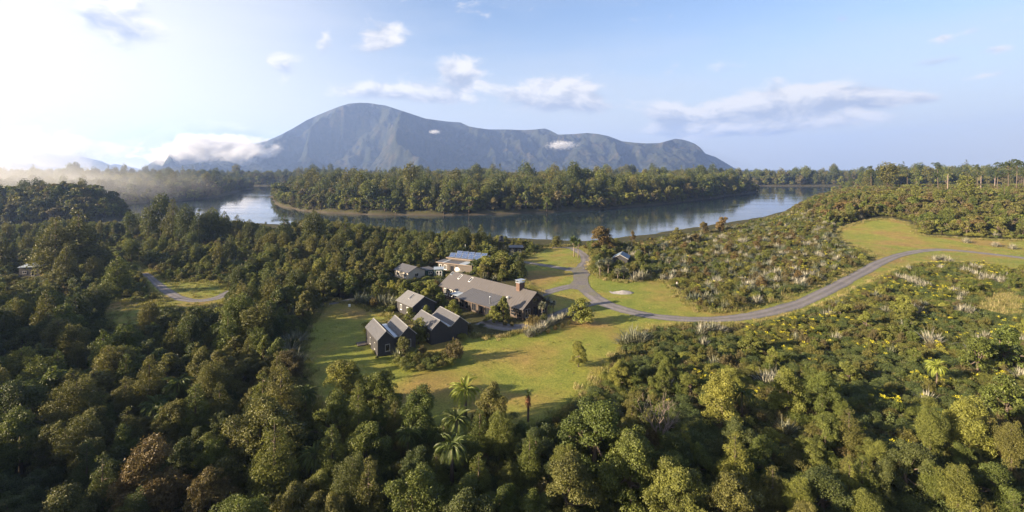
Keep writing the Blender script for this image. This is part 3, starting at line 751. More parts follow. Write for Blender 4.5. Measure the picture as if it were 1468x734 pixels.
# --- cottage C
C0 = (-26.6, 130.5); CA = 41.0
c = building('cottage', C0, CA, 'single gabled cottage with pale roof and one skylight behind the other cottages', 'cottage')
foot(C0, R(CA), -0.4, 7.4, -0.4, 9)
gable_wall(c, 0, 7.0, 0, 8.6, 3.0, 5.1, 'dark_cladding'); r = gable_roof(c, 0, 7.0, 0, 8.6, 3.0, 5.1, 'roof_pale', oh=.3)
def skylight(roof, x, y, w, l, zfun, tilt, frame='grey_trim'):
    f = MB(); x0, x1 = x - w / 2, x + w / 2
    f.slab((x0, y - l / 2, zfun(x0) + .12), (x1, y - l / 2, zfun(x1) + .12), (x1, y + l / 2, zfun(x1) + .12), (x0, y + l / 2, zfun(x0) + .12), .14)
    o = f.build('skylight', frame, roof); g = MB(); q = .09
    g.slab((x0 + q, y - l / 2 + q, zfun(x0 + q) + .145), (x1 - q, y - l / 2 + q, zfun(x1 - q) + .145), (x1 - q, y + l / 2 - q, zfun(x1 - q) + .145), (x0 + q, y + l / 2 - q, zfun(x0 + q) + .145), .03)
    g.build('pane', 'glass', o); return o
skylight(r, 2.15, 4.3, 1.7, 0.8, lambda x: 5.2 - 0.6 * abs(x - 3.5), 0)
window(c, '-y', 3.5, 1.4, 1.2, 1.2, -0.02, 'grey_trim'); window(c, '-x', 6.2, 0.9, 0.9, 1.4, -0.02, 'white_paint'); window(c, '-x', 2.6, 0.9, 0.9, 1.4, -0.02, 'white_paint')

# --- lodge
L0 = (2.88, 128.4); LA = 44.4
c = building('lodge', L0, LA, 'long timber lodge with brown steel roof, brick chimney and front lean-to', 'lodge')
foot(L0, R(LA), -4.9, 10, -1.2, 36.8)
EV, RG = 3.3, 6.55; LW, LL = 9.5, 36.0
gable_wall(c, 0, LW, 0, LL, EV, RG, 'lodge_cladding', battens=0.6)
rf = gable_roof(c, 0, LW, 0, LL, EV, RG, 'roof_brown', oh=0.75, seams=0.9, cap='roof_brown')
slm = (RG - EV) / (LW / 2)
zr = lambda x: RG + 0.10 - slm * abs(x - LW / 2)
for yy in (31.0, 25.8): skylight(rf, 3.55, yy, 1.5, 0.85, zr, 0, 'white_paint')
skylight(rf, 4.0, 35.6, 1.0, 0.8, zr, 0, 'roof_white')
# lean-to over the lounge
b = MB(); b.slab((1.35, 7.2, 4.34), (1.35, 22.4, 4.34), (-4.9, 22.4, 2.72), (-4.9, 7.2, 2.72), .14)
for y in np.arange(7.6, 22.3, 0.9): b.slab((1.35, y - .025, 4.375), (1.35, y + .025, 4.375), (-4.9, y + .025, 2.755), (-4.9, y - .025, 2.755), .05)
lr = b.build('lean_to_roof', 'roof_grey', c)
b = MB().box(-4.98, -4.90, 7.15, 22.45, 2.50, 2.74); b.build('fascia', 'lodge_cladding', lr)
b = MB()
b.add([(-4.2, 7.6, -.6), (-.02, 7.6, -.6), (-.02, 7.6, 3.78), (-4.2, 7.6, 2.72), (-4.2, 22.0, -.6), (-.02, 22.0, -.6), (-.02, 22.0, 3.78), (-4.2, 22.0, 2.72)],
      [(0, 1, 2, 3), (7, 6, 5, 4), (0, 3, 7, 4), (1, 5, 6, 2), (3, 2, 6, 7), (0, 4, 5, 1)])
b.build('lean_to_wall', 'lodge_cladding', c)
for yy in (9.4, 12.2, 15.0, 17.8, 20.4): window(c, '-x', yy, 0.25, 1.9, 2.1, -4.22, 'brown_timber', mull=1)
window(c, '-y', -2.2, 0.4, 2.2, 2.0, 7.58, 'brown_timber', mull=1)
for k in range(4): b = MB().box(-4.75, -4.60, 7.9 + k * 4.4, 8.05 + k * 4.4, -.4, 2.55); b.build('post', 'brown_timber', c)
b = MB().slab((-0.1, 22.5, 3.0), (-0.1, 27.0, 3.0), (-3.6, 27.0, 2.7), (-3.6, 22.5, 2.7), .08); b.build('porch_roof', 'roof_white', c)
for k in range(2): b = MB().tube([(-3.4, 22.8 + k * 3.9, -.4), (-3.4, 22.8 + k * 3.9, 2.66)], .07, 6); b.build('post', 'brown_timber', c)
# windows along the front
for yy in (1.5, 3.6): window(c, '-x', yy, 0.55, 1.9, 2.2, -0.02, 'pale_timber', mull=0, rail=2)
window(c, '-x', 5.7, 0.2, 1.7, 2.6, -0.02, 'brown_timber', rail=1)
for yy in (24.5, 28.3, 31.0, 33.6): window(c, '-x', yy, 0.5, 1.7, 2.0, -0.02, 'white_paint', mull=1)
b = MB().box(-0.10, 0.02, -0.10, 0.02, -.5, 3.1); b.build('post', 'pale_timber', c)
# gable end
window(c, '-y', 1.7, 0.4, 2.0, 2.2, -0.02, 'grey_trim', mull=1); window(c, '-y', 4.6, 0.2, 2.2, 2.5, -0.02, 'brown_timber', mull=1); window(c, '-y', 7.6, 0.6, 1.8, 2.0, -0.02, 'grey_trim', mull=1)
window(c, '-y', 4.75, 3.6, 2.2, 1.3, -0.02, 'brown_timber', mull=1)
for xx in (3.15, 6.15): b = MB().box(xx - .08, xx + .08, -.62, -.46, -.5, 3.4 + (1.0)); b.build('post', 'brown_timber', c)
# chimney with its bricks
ch = MB().box(3.75, 5.75, 5.0, 6.3, 4.4, 8.25).build('chimney', 'brick', rf)
bk = {}
def brick_mesh(l, w, h):
    k = (round(l, 3), round(w, 3), round(h, 3))
    if k not in bk: bk[k] = MB().box(-l / 2, l / 2, -w / 2, w / 2, 0, h).mesh('brick', 'brick')
    return bk[k]
nb = 0
for row in range(9):
    z = 6.3 + row * 0.215
    for side in ('-x', '-y'):
        n = 3 if side == '-x' else 4; L = 1.3 if side == '-x' else 2.0
        for k in range(n):
            l = L / n - .03; cpos = (k + .5) * L / n
            if row % 2: cpos += (L / n) * 0.25 * (1 if k < n - 1 else -1) * 0
            if side == '-x': loc = (3.735 - rng.random() * .012, 5.0 + cpos, z); me = brick_mesh(.05, l, .185)
            else: loc = (3.75 + cpos, 4.985 - rng.random() * .012, z); me = brick_mesh(l, .05, .185)
            link('brick', me, ch, loc=loc)
b = MB().box(3.6, 5.9, 4.85, 6.45, 8.25, 8.37)
for xx in (3.7, 5.72):
    for y in (4.95, 6.27): b.box(xx, xx + .08, y, y + .08, 8.37, 8.92)
b.box(3.5, 6.0, 4.75, 6.55, 8.92, 9.0); b.build('chimney_cap', 'galvanised', ch)
# flue and rooftop dish
b = MB(); b.lathe([(.14, 2.9), (.14, 4.9), (.22, 4.92), (.22, 5.1), (.02, 5.25)], 10, -3.3, 9.2); b.build('flue', 'galvanised', lr, smooth=True)
def dish(name, parent, loc, rad, az, elev, post, mat='white_paint'):
    r_ = MB(); prof = []; seg = 20; V = []; F = []
    for i in range(7):
        q = i / 6; rr = rad * q; V += [(rr * math.cos(2 * math.pi * k / seg), rr * math.sin(2 * math.pi * k / seg), 0.28 * rad * q * q) for k in range(seg)]
    for i in range(6):
        for k in range(seg): F.append((i * seg + k, i * seg + (k + 1) % seg, (i + 1) * seg + (k + 1) % seg, (i + 1) * seg + k))
    b = MB(); b.add(V, F)
    for k in range(3):
        a = 2 * math.pi * k / 3; b.tube([(rad * .9 * math.cos(a), rad * .9 * math.sin(a), .25 * rad), (0, 0, rad * .9)], .02 * rad + .008, 4)
    b.lathe([(.08 * rad, rad * .85), (.10 * rad, rad * 1.0)], 8)
    m = Matrix.Rotation(R(az), 4, 'Z') @ Matrix.Rotation(R(90 - elev), 4, 'X')
    b.v = [tuple(m @ Vector(v) + Vector((0, 0, post))) for v in b.v]
    o = b.build('bowl', mat, parent, smooth=True, loc=loc)
    p = MB().tube([(0, 0, -1.0 if post > 1 else -.3), (0, 0, post)], .05 + .02 * rad, 8); p.build('mast', 'galvanised', parent, loc=loc)
    return o
d1 = empty('rooftop_dish', (0, 0, 0)); d1.parent = c; d1.location = (0.75, 6.4, zr(.75)); dish('bowl', d1, (0, 0, 0), .62, 150, 35, .6)

# --- outbuildings behind the lodge
D0 = P(561, 399.5); DA = 45
c = building('outbuilding', D0, DA, 'pale walled outbuilding with a grey gable roof beside the green shed', 'outbuilding')
foot(D0, R(DA), -.4, 8, -.4, 9)
D0 = P(585, 402); c.location = (D0[0], D0[1], gz(*D0)); FOOT[-1] = (D0, R(DA), -.4, 7.6, -.4, 9.5)
gable_wall(c, 0, 7.2, 0, 9.0, 2.7, 4.3, 'cream_cladding', battens=0); gable_roof(c, 0, 7.2, 0, 9.0, 2.7, 4.3, 'roof_grey', oh=.4, seams=.9, cap='roof_grey')
window(c, '-x', 2.0, 0.8, 1.6, 1.2, -.02, 'white_paint', mull=1); window(c, '-x', 6.5, 0.8, 1.6, 1.2, -.02, 'white_paint', mull=1); window(c, '-y', 3.6, .8, 1.6, 1.2, -.02, 'grey_trim', mull=1)
D1 = P(610, 397)
c = building('lean_to_shed', D1, 38, 'low brown flat roofed shed between the pale outbuilding and the green shed', 'shed'); foot(D1, R(38), -.2, 4.2, -.2, 5.2)
MB().box(0, 4.0, 0, 5, -.4, 2.15).build('wall', 'green_paint', c); MB().slab((-.25, -.25, 2.3), (4.25, -.25, 2.3), (4.25, 5.25, 2.5), (-.25, 5.25, 2.5), .12).build('roof', 'roof_brown', c)
window(c, '-y', 2.0, .7, 1.6, 1.1, -.02, 'white_paint', mull=1)
# green shed with glazed doors
G0 = P(622.6, 398.2); GA = 8
c = building('garden_office', G0, GA, 'small dark green shed with white framed glass doors and pale roof', 'shed'); foot(G0, R(GA), -.3, 3.6, -.3, 4)
MB().box(0, 3.3, 0, 3.4, -.4, 2.85).build('wall', 'green_paint', c)
MB().slab((-.25, -.25, 2.96), (3.55, -.25, 2.96), (3.55, 3.65, 3.18), (-.25, 3.65, 3.18), .1).build('roof', 'roof_white', c)
for xx in (1.15, 2.25): window(c, '-y', xx, .05, 1.08, 2.3, -.02, 'white_paint', rail=1, name='door', fw=.14)
MB().box(-.06, -.003, .0, .18, -.3, 2.8).build('corner_board', 'white_paint', c); window(c, '-x', 1.8, .8, .9, 1.3, -.02, 'white_paint')
# service building with solar panels
E0 = (-29.1, 192.2); EA = -29
c = building('service_building', E0, EA, 'timber service building carrying rows of tilted solar panels on its roof', 'building'); foot(E0, R(EA), -.5, 18, -.5, 15)
MB().box(0, 16, 0, 4.2, -.4, 3.25).build('wall', 'brown_timber', c)
b = MB().slab((-.5, -.7, 3.35), (16.4, -.7, 3.35), (16.4, 4.3, 3.62), (-.5, 4.3, 3.62), .12); lo = b.build('lower_roof', 'roof_grey', c)
MB().box(-.55, 16.45, -.78, -.71, 3.02, 3.38).build('fascia', 'pale_timber', lo)
for xx, ww in ((2.6, .9), (10.5, 3.0)): MB().slab((xx, -.72, 3.42), (xx + ww, -.72, 3.42), (xx + ww, 4.2, 3.69), (xx, 4.2, 3.69), .05).build('roof_sheet', 'roof_white', lo)
MB().box(1.5, 16, 4.4, 12.6, -.4, 4.35).build('wall', 'brown_timber', c)
up = MB().slab((1.0, 3.9, 4.5), (16.6, 3.9, 4.5), (16.6, 13.1, 4.95), (1.0, 13.1, 4.95), .14).build('upper_roof', 'roof_grey', c)
MB().box(.95, 16.65, 3.80, 3.89, 4.1, 4.52).build('fascia', 'pale_timber', up)
window(c, '-y', 1.2, .6, 1.0, 1.8, -.02, 'white_paint'); window(c, '-y', 3.6, .5, 1.3, 1.9, -.02, 'white_paint', mull=1)
for xx in (5.2, 8.4): MB().box(xx, xx + .14, -.62, -.48, -.4, 3.2).build('post', 'pale_timber', c)
window(c, '-y', 6.8, 0, 1.6, 2.3, -.02, 'brown_timber', name='door', mull=1)
pm = None
for row, yy in enumerate((4.6, 8.6)):
    for k in range(5):
        p = MB().box(-1.15, 1.15, 0, 2.6, 0, .05)
        if pm is None: pm = p.mesh('solar_panel', 'galvanised'); pg = MB().box(-1.08, 1.08, .07, 2.53, .052, .06).mesh('cell_sheet', 'solar_cell')
        o = link('solar_panel', pm, up, loc=(3.3 + k * 2.95 + row * .5, yy, 4.62 + .05 * (yy - 4)), rot=(R(30), 0, R(18)))
        link('cell_sheet', pg, o)
        q = MB()
        for s in (-1, 1): q.tube([(s * 0.9, 2.35, 0), (s * 0.9, 2.35, -1.15)], .04, 4)
        q.build('support', 'galvanised', o, rot=(R(-30), 0, 0))
# big dish behind the ridge of the lodge
D2 = P(655.5, 396.5)
s = empty('satellite_dish', (*D2, gz(*D2))); tag(s, 'large white satellite dish on a post beyond the lodge ridge', 'satellite dish'); dish('bowl', s, (0, 0, 0), 1.15, 160, 20, 2.0)
D3 = P(701.5, 366.5)
s = empty('satellite_dish', (*D3, gz(*D3))); tag(s, 'pale round dish half hidden by the bush near the water tower', 'satellite dish'); dish('bowl', s, (0, 0, 0), 1.0, 195, 25, 3.4)
# water tower
D4 = P(718.5, 362)
s = empty('water_tower', (*D4, gz(*D4))); tag(s, 'dark water tank on a tall timber stand above the bush', 'water tower'); foot(D4, 0, -1.2, 1.2, -1.2, 1.2)
for sx in (-1, 1):
    for sy in (-1, 1): MB().tube([(sx * 1.15, sy * 1.15, -.4), (sx * .95, sy * .95, 5.5)], .11, 6).build('leg', 'brown_timber', s)
b = MB()
for q in range(4):
    a = [(-1, -1), (1, -1), (1, 1), (-1, 1)]; x0, y0 = a[q]; x1, y1 = a[(q + 1) % 4]
    b.tube([(x0 * 1.1, y0 * 1.1, 1.0), (x1 * 1.0, y1 * 1.0, 4.4)], .05, 5); b.tube([(x0 * 1.05, y0 * 1.05, 3.0), (x1 * 1.05, y1 * 1.05, 3.0)], .05, 5)
b.build('brace', 'brown_timber', s)
MB().box(-1.3, 1.3, -1.3, 1.3, 5.5, 5.68).build('platform', 'pale_timber', s)
MB().lathe([(1.1, 5.68), (1.12, 6.2), (1.08, 6.25), (1.12, 6.8), (1.08, 6.85), (1.12, 7.6), (1.05, 7.8), (.25, 8.15), (.25, 8.3), (.02, 8.32)], 18).build('tank', 'black_plastic', s, smooth=True)
# hut beside the tower
F0 = P(731, 362.5)
c = building('hut', F0, 4, 'low hut with a grey flat roof beside the lake bush', 'hut'); foot(F0, R(4), -.4, 7, -.4, 5)
MB().box(0, 6.2, 0, 4.2, -.4, 2.6).build('wall', 'dark_cladding', c); MB().slab((-.4, -.5, 2.72), (6.6, -.5, 2.72), (6.6, 4.6, 3.1), (-.4, 4.6, 3.1), .13).build('roof', 'roof_grey', c)
for xx in (1.6, 4.4): window(c, '-y', xx, .7, 1.6, 1.2, -.02, 'grey_trim', mull=1)
# blue roofed cabin in the trees
H0 = P(889, 380); HA = -20
c = building('cabin', H0, HA, 'cabin with a blue grey metal gable roof hidden among trees near the drive', 'cabin'); foot(H0, R(HA), -3.4, 3.4, -.4, 8.4)
gable_wall(c, -3, 3, 0, 8, 3.1, 4.6, 'dark_cladding'); gable_roof(c, -3, 3, 0, 8, 3.1, 4.6, 'roof_blue', oh=.4, seams=.8)
window(c, '-y', 0, .8, 2.0, 1.4, -.02, 'grey_trim', mull=1)
# lone shed in the dark conifers
S0 = P(27, 397)
c = building('shed', S0, 12, 'lone dark shed with a bright flat metal roof among the big conifers', 'shed'); foot(S0, R(12), -1, 8, -6, 7)
MB().box(0, 6.6, 0, 5.0, -.4, 3.3).build('wall', 'dark_cladding', c); MB().slab((-.3, -.35, 3.42), (6.9, -.35, 3.42), (6.9, 5.5, 4.0), (-.3, 5.5, 4.0), .12).build('roof', 'roof_white', c)
window(c, '-y', 4.4, 0.05, 1.0, 2.1, -.02, 'grey_trim', name='door'); window(c, '-y', 1.8, .9, 1.2, 1.0, -.02, 'grey_trim', mull=1)

# --- small things
D5 = P(667, 372)
MB().tube([(0, 0, -.5), (0, 0, 6.5)], [.09, .06], 8).build('pole', 'white_paint', loc=(*D5, gz(*D5)))
tag(bpy.data.objects['pole'], 'thin white pole standing behind the solar panel roof', 'pole')
D6 = P(633.5, 421)
s = empty('lamp_post', (*D6, gz(*D6))); tag(s, 'slim lamp post with a small white head at the far corner of the lodge', 'lamp post')
MB().tube([(0, 0, -.5), (0, 0, 3.0)], .05, 8).build('post', 'grey_trim', s); MB().lathe([(.10, 2.95), (.26, 3.05), (.26, 3.22), (.06, 3.34)], 10).build('lamp_head', 'white_paint', s)
D7 = P(501, 440)
MB().box(-.28, .28, -.28, .28, -.05, .62).build('utility_box', 'white_paint', loc=(*D7, gz(*D7)), rot=(0, 0, .4)); tag(bpy.data.objects['utility_box'], 'small white box on the lawn beside the footpath end', 'box')

# person in the scrub beside the lawn
def build_person(x, y, rz):
    s = empty('person', (x, y, gz(x, y)), rz); tag(s, 'person in a pale top and dark trousers standing at the scrub edge', 'person')
    J = {'pel': (0, 0, .95), 'sp': (0, 0, 1.18), 'ch': (0, 0, 1.40), 'nk': (0, 0, 1.52), 'hd': (0, .02, 1.64), 'hd2': (0, .02, 1.76),
         'ls': (-.19, 0, 1.43), 'le': (-.25, .03, 1.15), 'lw': (-.24, .10, .90), 'lh': (-.24, .14, .80), 'rs': (.19, 0, 1.43), 're': (.25, .02, 1.15), 'rw': (.25, .09, .90), 'rh': (.25, .13, .80),
         'lp': (-.10, 0, .90), 'lk': (-.12, .03, .50), 'la': (-.12, -.01, .09), 'lt': (-.13, .16, .04), 'rp': (.10, 0, .90), 'rk': (.13, .05, .50), 'ra': (.14, .02, .09), 'rt': (.15, .19, .04)}
    E = [('pel', 'sp'), ('sp', 'ch'), ('ch', 'nk'), ('nk', 'hd'), ('hd', 'hd2'), ('ch', 'ls'), ('ls', 'le'), ('le', 'lw'), ('lw', 'lh'), ('ch', 'rs'), ('rs', 're'), ('re', 'rw'), ('rw', 'rh'),
         ('pel', 'lp'), ('lp', 'lk'), ('lk', 'la'), ('la', 'lt'), ('pel', 'rp'), ('rp', 'rk'), ('rk', 'ra'), ('ra', 'rt')]
    rad = {'pel': .15, 'sp': .145, 'ch': .16, 'nk': .06, 'hd': .095, 'hd2': .085, 'ls': .075, 'rs': .075, 'le': .05, 're': .05, 'lw': .036, 'rw': .036, 'lh': .04, 'rh': .04, 'lp': .10, 'rp': .10, 'lk': .065, 'rk': .065, 'la': .045, 'ra': .045, 'lt': .04, 'rt': .04}
    ks = list(J); me = bpy.data.meshes.new('body'); me.from_pydata([J[k] for k in ks], [(ks.index(a), ks.index(b)) for a, b in E], [])
    o = link('body', me, s); md = o.modifiers.new('skin', 'SKIN')
    for i, k in enumerate(ks): me.skin_vertices[0].data[i].radius = (rad[k], rad[k] * (.72 if k in ('pel', 'sp', 'ch') else 1)); me.skin_vertices[0].data[i].use_root = (k == 'pel')
    o.modifiers.new('sub', 'SUBSURF').levels = 2; o.modifiers['sub'].render_levels = 2
    m, t, out = new_mat('person_cloth'); z = t.sep(t.node('ShaderNodeTexCoord').outputs['Object'])[2]
    cc = t.ramp(t.math('MULTIPLY', z, 0.5), [(0.0, (.03, .025, .02)), (.055, (.05, .055, .07)), (.485, (.05, .055, .07)), (.487, (.75, .72, .70)), (.745, (.75, .72, .70)), (.75, (.45, .27, .19)), (1, (.45, .27, .19))])
    for e in cc.node.color_ramp.elements: pass
    cc.node.color_ramp.interpolation = 'CONSTANT'; t.l.new(bsdf(t, cc, .8, .1), out.inputs[0]); me.materials.append(m)
    h = MB(); h.lathe([(.01, 1.66), (.105, 1.68), (.112, 1.75), (.085, 1.83), (.01, 1.86)], 12, 0, -.01); h.build('hair', 'hair', s, smooth=True)
px_, py_ = P(970.5, 411.0); build_person(px_, py_, R(200)); foot((px_, py_), 0, -1.2, 1.2, -5.5, .8)

# ------------------------------------------------------------------ plants: prototype meshes
def unit(v): return v / (np.linalg.norm(v, axis=-1, keepdims=True) + 1e-9)
def rdir(r, n): return unit(r.normal(size=(n, 3)))
def leaves(C, N, S, asp, tint, r, fold=0.18, along=None):
    """diamond leaves folded along the midrib: C centres, N normals, S lengths"""
    n = len(C); N = unit(N)
    t = unit(np.cross(N, rdir(r, n))) if along is None else unit(along - N * (along * N).sum(1, keepdims=True))
    b = np.cross(N, t); S = np.asarray(S)[:, None]
    v0 = C - t * S * .5; v2 = C + t * S * .5 - N * S * .08
    v1 = C + b * S * asp * .5 + N * S * fold * .5; v3 = C - b * S * asp * .5 + N * S * fold * .5
    V = np.stack([v0, v1, v2, v3], 1).reshape(-1, 3); F = np.arange(4 * n).reshape(n, 4)
    return V, F, np.repeat(tint, 4)
def tube_np(pts, rad, seg=6):
    b = MB(); b.tube(pts, rad, seg); return np.array([tuple(v) for v in b.v]), b.f
def clump_leaves(r, centers, radii, n, size, asp, squash=.8, up=.25, updir=None, spread=(.72, 1.06), low=-.55, shell=.0):
    """leaves over the outside of lumpy clumps"""
    w = radii ** 2; k = r.choice(len(centers), n, p=w / w.sum()); d = rdir(r, n)
    d[:, 2] = np.where(d[:, 2] < low, -d[:, 2], d[:, 2])
    rad = radii[k] * r.uniform(spread[0], spread[1], n) * np.where(r.random(n) < .14, r.uniform(1.0, 1.55, n), 1.0)
    off = d * rad[:, None]; off[:, 2] *= squash
    ctint = r.uniform(.22, .78, len(centers))
    tint = np.clip(ctint[k] + r.normal(0, .16, n), 0, 1)
    N = d * .75 + rdir(r, n) * .75; N[:, 2] += up
    return leaves(centers[k] + off, N, size * r.uniform(.65, 1.35, n), asp, tint, r)

def broadleaf(seed, h, rad, nl, ls, style='round', nc=46):
    r = np.random.default_rng(seed)
    cz = h * .55; rz = h * .46
    nlob = int(r.integers(3, 7)); la = r.uniform(0, 6.283) + 2.4 * np.arange(nlob); lq = r.uniform(.15, .62, nlob); lz = r.uniform(-.45, .62, nlob); lz[0] = .55; lq[0] = .12
    LC = np.stack([np.cos(la) * lq * rad, np.sin(la) * lq * rad, cz + lz * rz * (1 - .5 * lq)], 1); LR = r.uniform(.42, .66, nlob); LR[0] = .5
    w = r.integers(0, nlob, nc); d = rdir(r, nc); d[:, 2] = np.where(d[:, 2] < -.6, -d[:, 2], d[:, 2]); rr = r.uniform(.45, 1.0, nc) * (1 + r.normal(0, .12, nc))
    C = LC[w] + d * (LR[w] * rr)[:, None] * np.array([rad, rad, rz * .95])
    sk = r.random(nc) < .26; ns = int(sk.sum()); sa = r.uniform(0, 6.283, ns); sq = rad * r.uniform(.35, .80, ns)
    C[sk] = np.stack([np.cos(sa) * sq, np.sin(sa) * sq, h * r.uniform(.12, .42, ns)], 1)          # skirt of low branches
    low = C[:, 2] < h * .16; C[low, 2] = h * r.uniform(.16, .3, int(low.sum()))
    cr = rad * r.uniform(.13, .30, nc) * (1.1 - .25 * rr)
    if style == 'tall':
        C[:, 0] *= 1 - .35 * np.clip((C[:, 2] - cz) / rz, -1, 1); C[:, 1] *= 1 - .35 * np.clip((C[:, 2] - cz) / rz, -1, 1)
    V, F, t = clump_leaves(r, C, cr, nl, ls, .62)
    # twigs of longer shoots standing out of the outline
    trunk = MB(); lean = r.normal(0, .05, 2) * h
    top = (lean[0], lean[1], cz + rz * .3)
    trunk.tube([(0, 0, -.6), (lean[0] * .25, lean[1] * .25, h * .25), (lean[0] * .7, lean[1] * .7, h * .5), top], [rad * .085, rad * .065, rad * .045, rad * .015], 7)
    for i in r.choice(nc, min(11, nc), replace=False):
        s = r.uniform(.22, .5); a = np.array([lean[0] * s, lean[1] * s, h * s]); e = C[i]; m = a * .45 + e * .55; m[2] -= .05 * h
        trunk.tube([a, m, e], [rad * .04, rad * .028, rad * .010], 5)
    return (V, F, t), trunk
def conifer(seed, h, rad, nl, ls, shape='cone'):
    r = np.random.default_rng(seed); C = []; cr = []
    nlev = int(h / 1.15)
    for i in range(nlev):
        q = (i + .5) / nlev; z = h * (.14 + .86 * q)
        if shape == 'cone': w = rad * (1 - q) ** .75 + .10 * rad
        elif shape == 'column': w = rad * (.55 + .45 * math.sin(math.pi * min(1, q * 1.05) ** .8)) * (1.0 if q < .85 else (1 - q) / .15 * .6 + .4)
        else: w = rad * (.35 + .65 * math.sin(math.pi * q ** 1.5))          # rounded top heavy
        m = max(3, int(5 * w / rad * 1.6 + 2)); a0 = r.uniform(0, 6.28)
        for k in range(m):
            a = a0 + 6.283 * k / m + r.normal(0, .25); rr = w * r.uniform(.45, 1.0)
            C.append((rr * math.cos(a), rr * math.sin(a), z + r.normal(0, .35) - .15 * rr)); cr.append(max(.5, w * r.uniform(.32, .54)))
    C = np.array(C); cr = np.array(cr)
    V, F, t = clump_leaves(r, C, cr, nl, ls, .45, squash=1.05, up=.15, low=-.8)
    trunk = MB(); trunk.tube([(0, 0, -.6), (0, 0, h * .35), (0, 0, h * .7), (0, 0, h * .97)], [rad * .11, rad * .075, rad * .04, rad * .010], 7)
    for i in r.choice(len(C), min(14, len(C)), replace=False):
        e = C[i]; trunk.tube([(0, 0, e[2] - .15 * np.hypot(e[0], e[1])), tuple(e)], [rad * .028, rad * .008], 4)
    return (V, F, t), trunk
def shrub(seed, h, rad, nl, ls, asp=.55, nc=26, ups=.3, spread=(.72, 1.06)):
    r = np.random.default_rng(seed)
    d = rdir(r, nc); d[:, 2] = np.abs(d[:, 2]); rr = r.uniform(.40, .92, nc) * (1 + r.normal(0, .12, nc))
    C = np.stack([d[:, 0] * rad * rr, d[:, 1] * rad * rr, h * .28 + d[:, 2] * h * .55 * rr], 1); cr = rad * r.uniform(.22, .40, nc)
    return clump_leaves(r, C, cr, nl, ls, asp, squash=.85, up=ups, low=-.4, spread=spread)
def brush(seed, h, rad, n, ls):
    """upright feathery scrub: small leaves along rising twigs"""
    r = np.random.default_rng(seed); ns = 44; a = r.uniform(0, 6.283, ns); q = np.sqrt(r.uniform(0, 1, ns))
    tip = np.stack([np.cos(a) * rad * q, np.sin(a) * rad * q, h * (1 - .45 * q ** 2) * r.uniform(.75, 1.05, ns)], 1); base = tip * np.array([.25, .25, 0])
    k = r.integers(0, ns, n); s = r.uniform(.25, 1, n)[:, None] ** .7; p = base[k] + (tip[k] - base[k]) * s + r.normal(0, .085 * rad, (n, 3)) * (1.15 - s * .5)
    tint = np.clip(r.uniform(.2, .8, ns)[k] + r.normal(0, .15, n), 0, 1)
    N = rdir(r, n) + np.array([0, 0, .2]); al = unit((tip - base)[k] + r.normal(0, .6, (n, 3)))
    return leaves(p, N, ls * r.uniform(.6, 1.4, n), .4, tint, r, along=al)
def strip(r, p0, direc, L, w, droop, nseg, tint, twist=0.0):
    """arching blade, returns V,F,t"""
    d = np.array(direc, float); d /= np.linalg.norm(d); side = np.cross(d, (0, 0, 1)); side /= np.linalg.norm(side) + 1e-9
    p = np.array(p0, float); V = []; st = L / nseg
    for i in range(nseg + 1):
        q = i / nseg; ww = w * (1 - q ** 2.2) * (0.75 + .5 * min(1, q * 4)) + .004
        V += [p - side * ww, p + side * ww]
        d = d + np.array([0, 0, -droop * st]); d /= np.linalg.norm(d); p = p + d * st
    F = [(2 * i, 2 * i + 1, 2 * i + 3, 2 * i + 2) for i in range(nseg)]
    return np.array(V), np.array(F), np.full(len(V), tint)
def merge(parts):
    Vs = []; Fs = []; ts = []; b = 0
    for V, F, t in parts: Vs.append(V); Fs.append(F + b); ts.append(t); b += len(V)
    return np.concatenate(Vs), np.concatenate(Fs), np.concatenate(ts)
def flax(seed, n, L, w, spread=1.0):
    r = np.random.default_rng(seed); parts = []; fans = max(5, n // 10)
    fp = np.stack([r.normal(0, .35 * spread, fans), r.normal(0, .35 * spread, fans)], 1)
    for i in range(n):
        f = fp[i % fans]; a = r.uniform(0, 6.283); el = R(r.uniform(38, 84)); o = np.array([math.cos(a), math.sin(a)])
        d = (o[0] * math.cos(el) + f[0] * .25, o[1] * math.cos(el) + f[1] * .25, math.sin(el))
        parts.append(strip(r, (f[0], f[1], -.1), d, L * r.uniform(.65, 1.1), w * r.uniform(.8, 1.2), r.uniform(.12, .55) / L * 2, 5, r.uniform(0, 1)))
    for i in range(3):                                       # old flower stalks
        a = r.uniform(0, 6.28); parts.append(strip(r, (0, 0, 0), (.15 * math.cos(a), .15 * math.sin(a), 1), L * 1.35, w * .35, .01, 3, .05))
    return merge(parts)
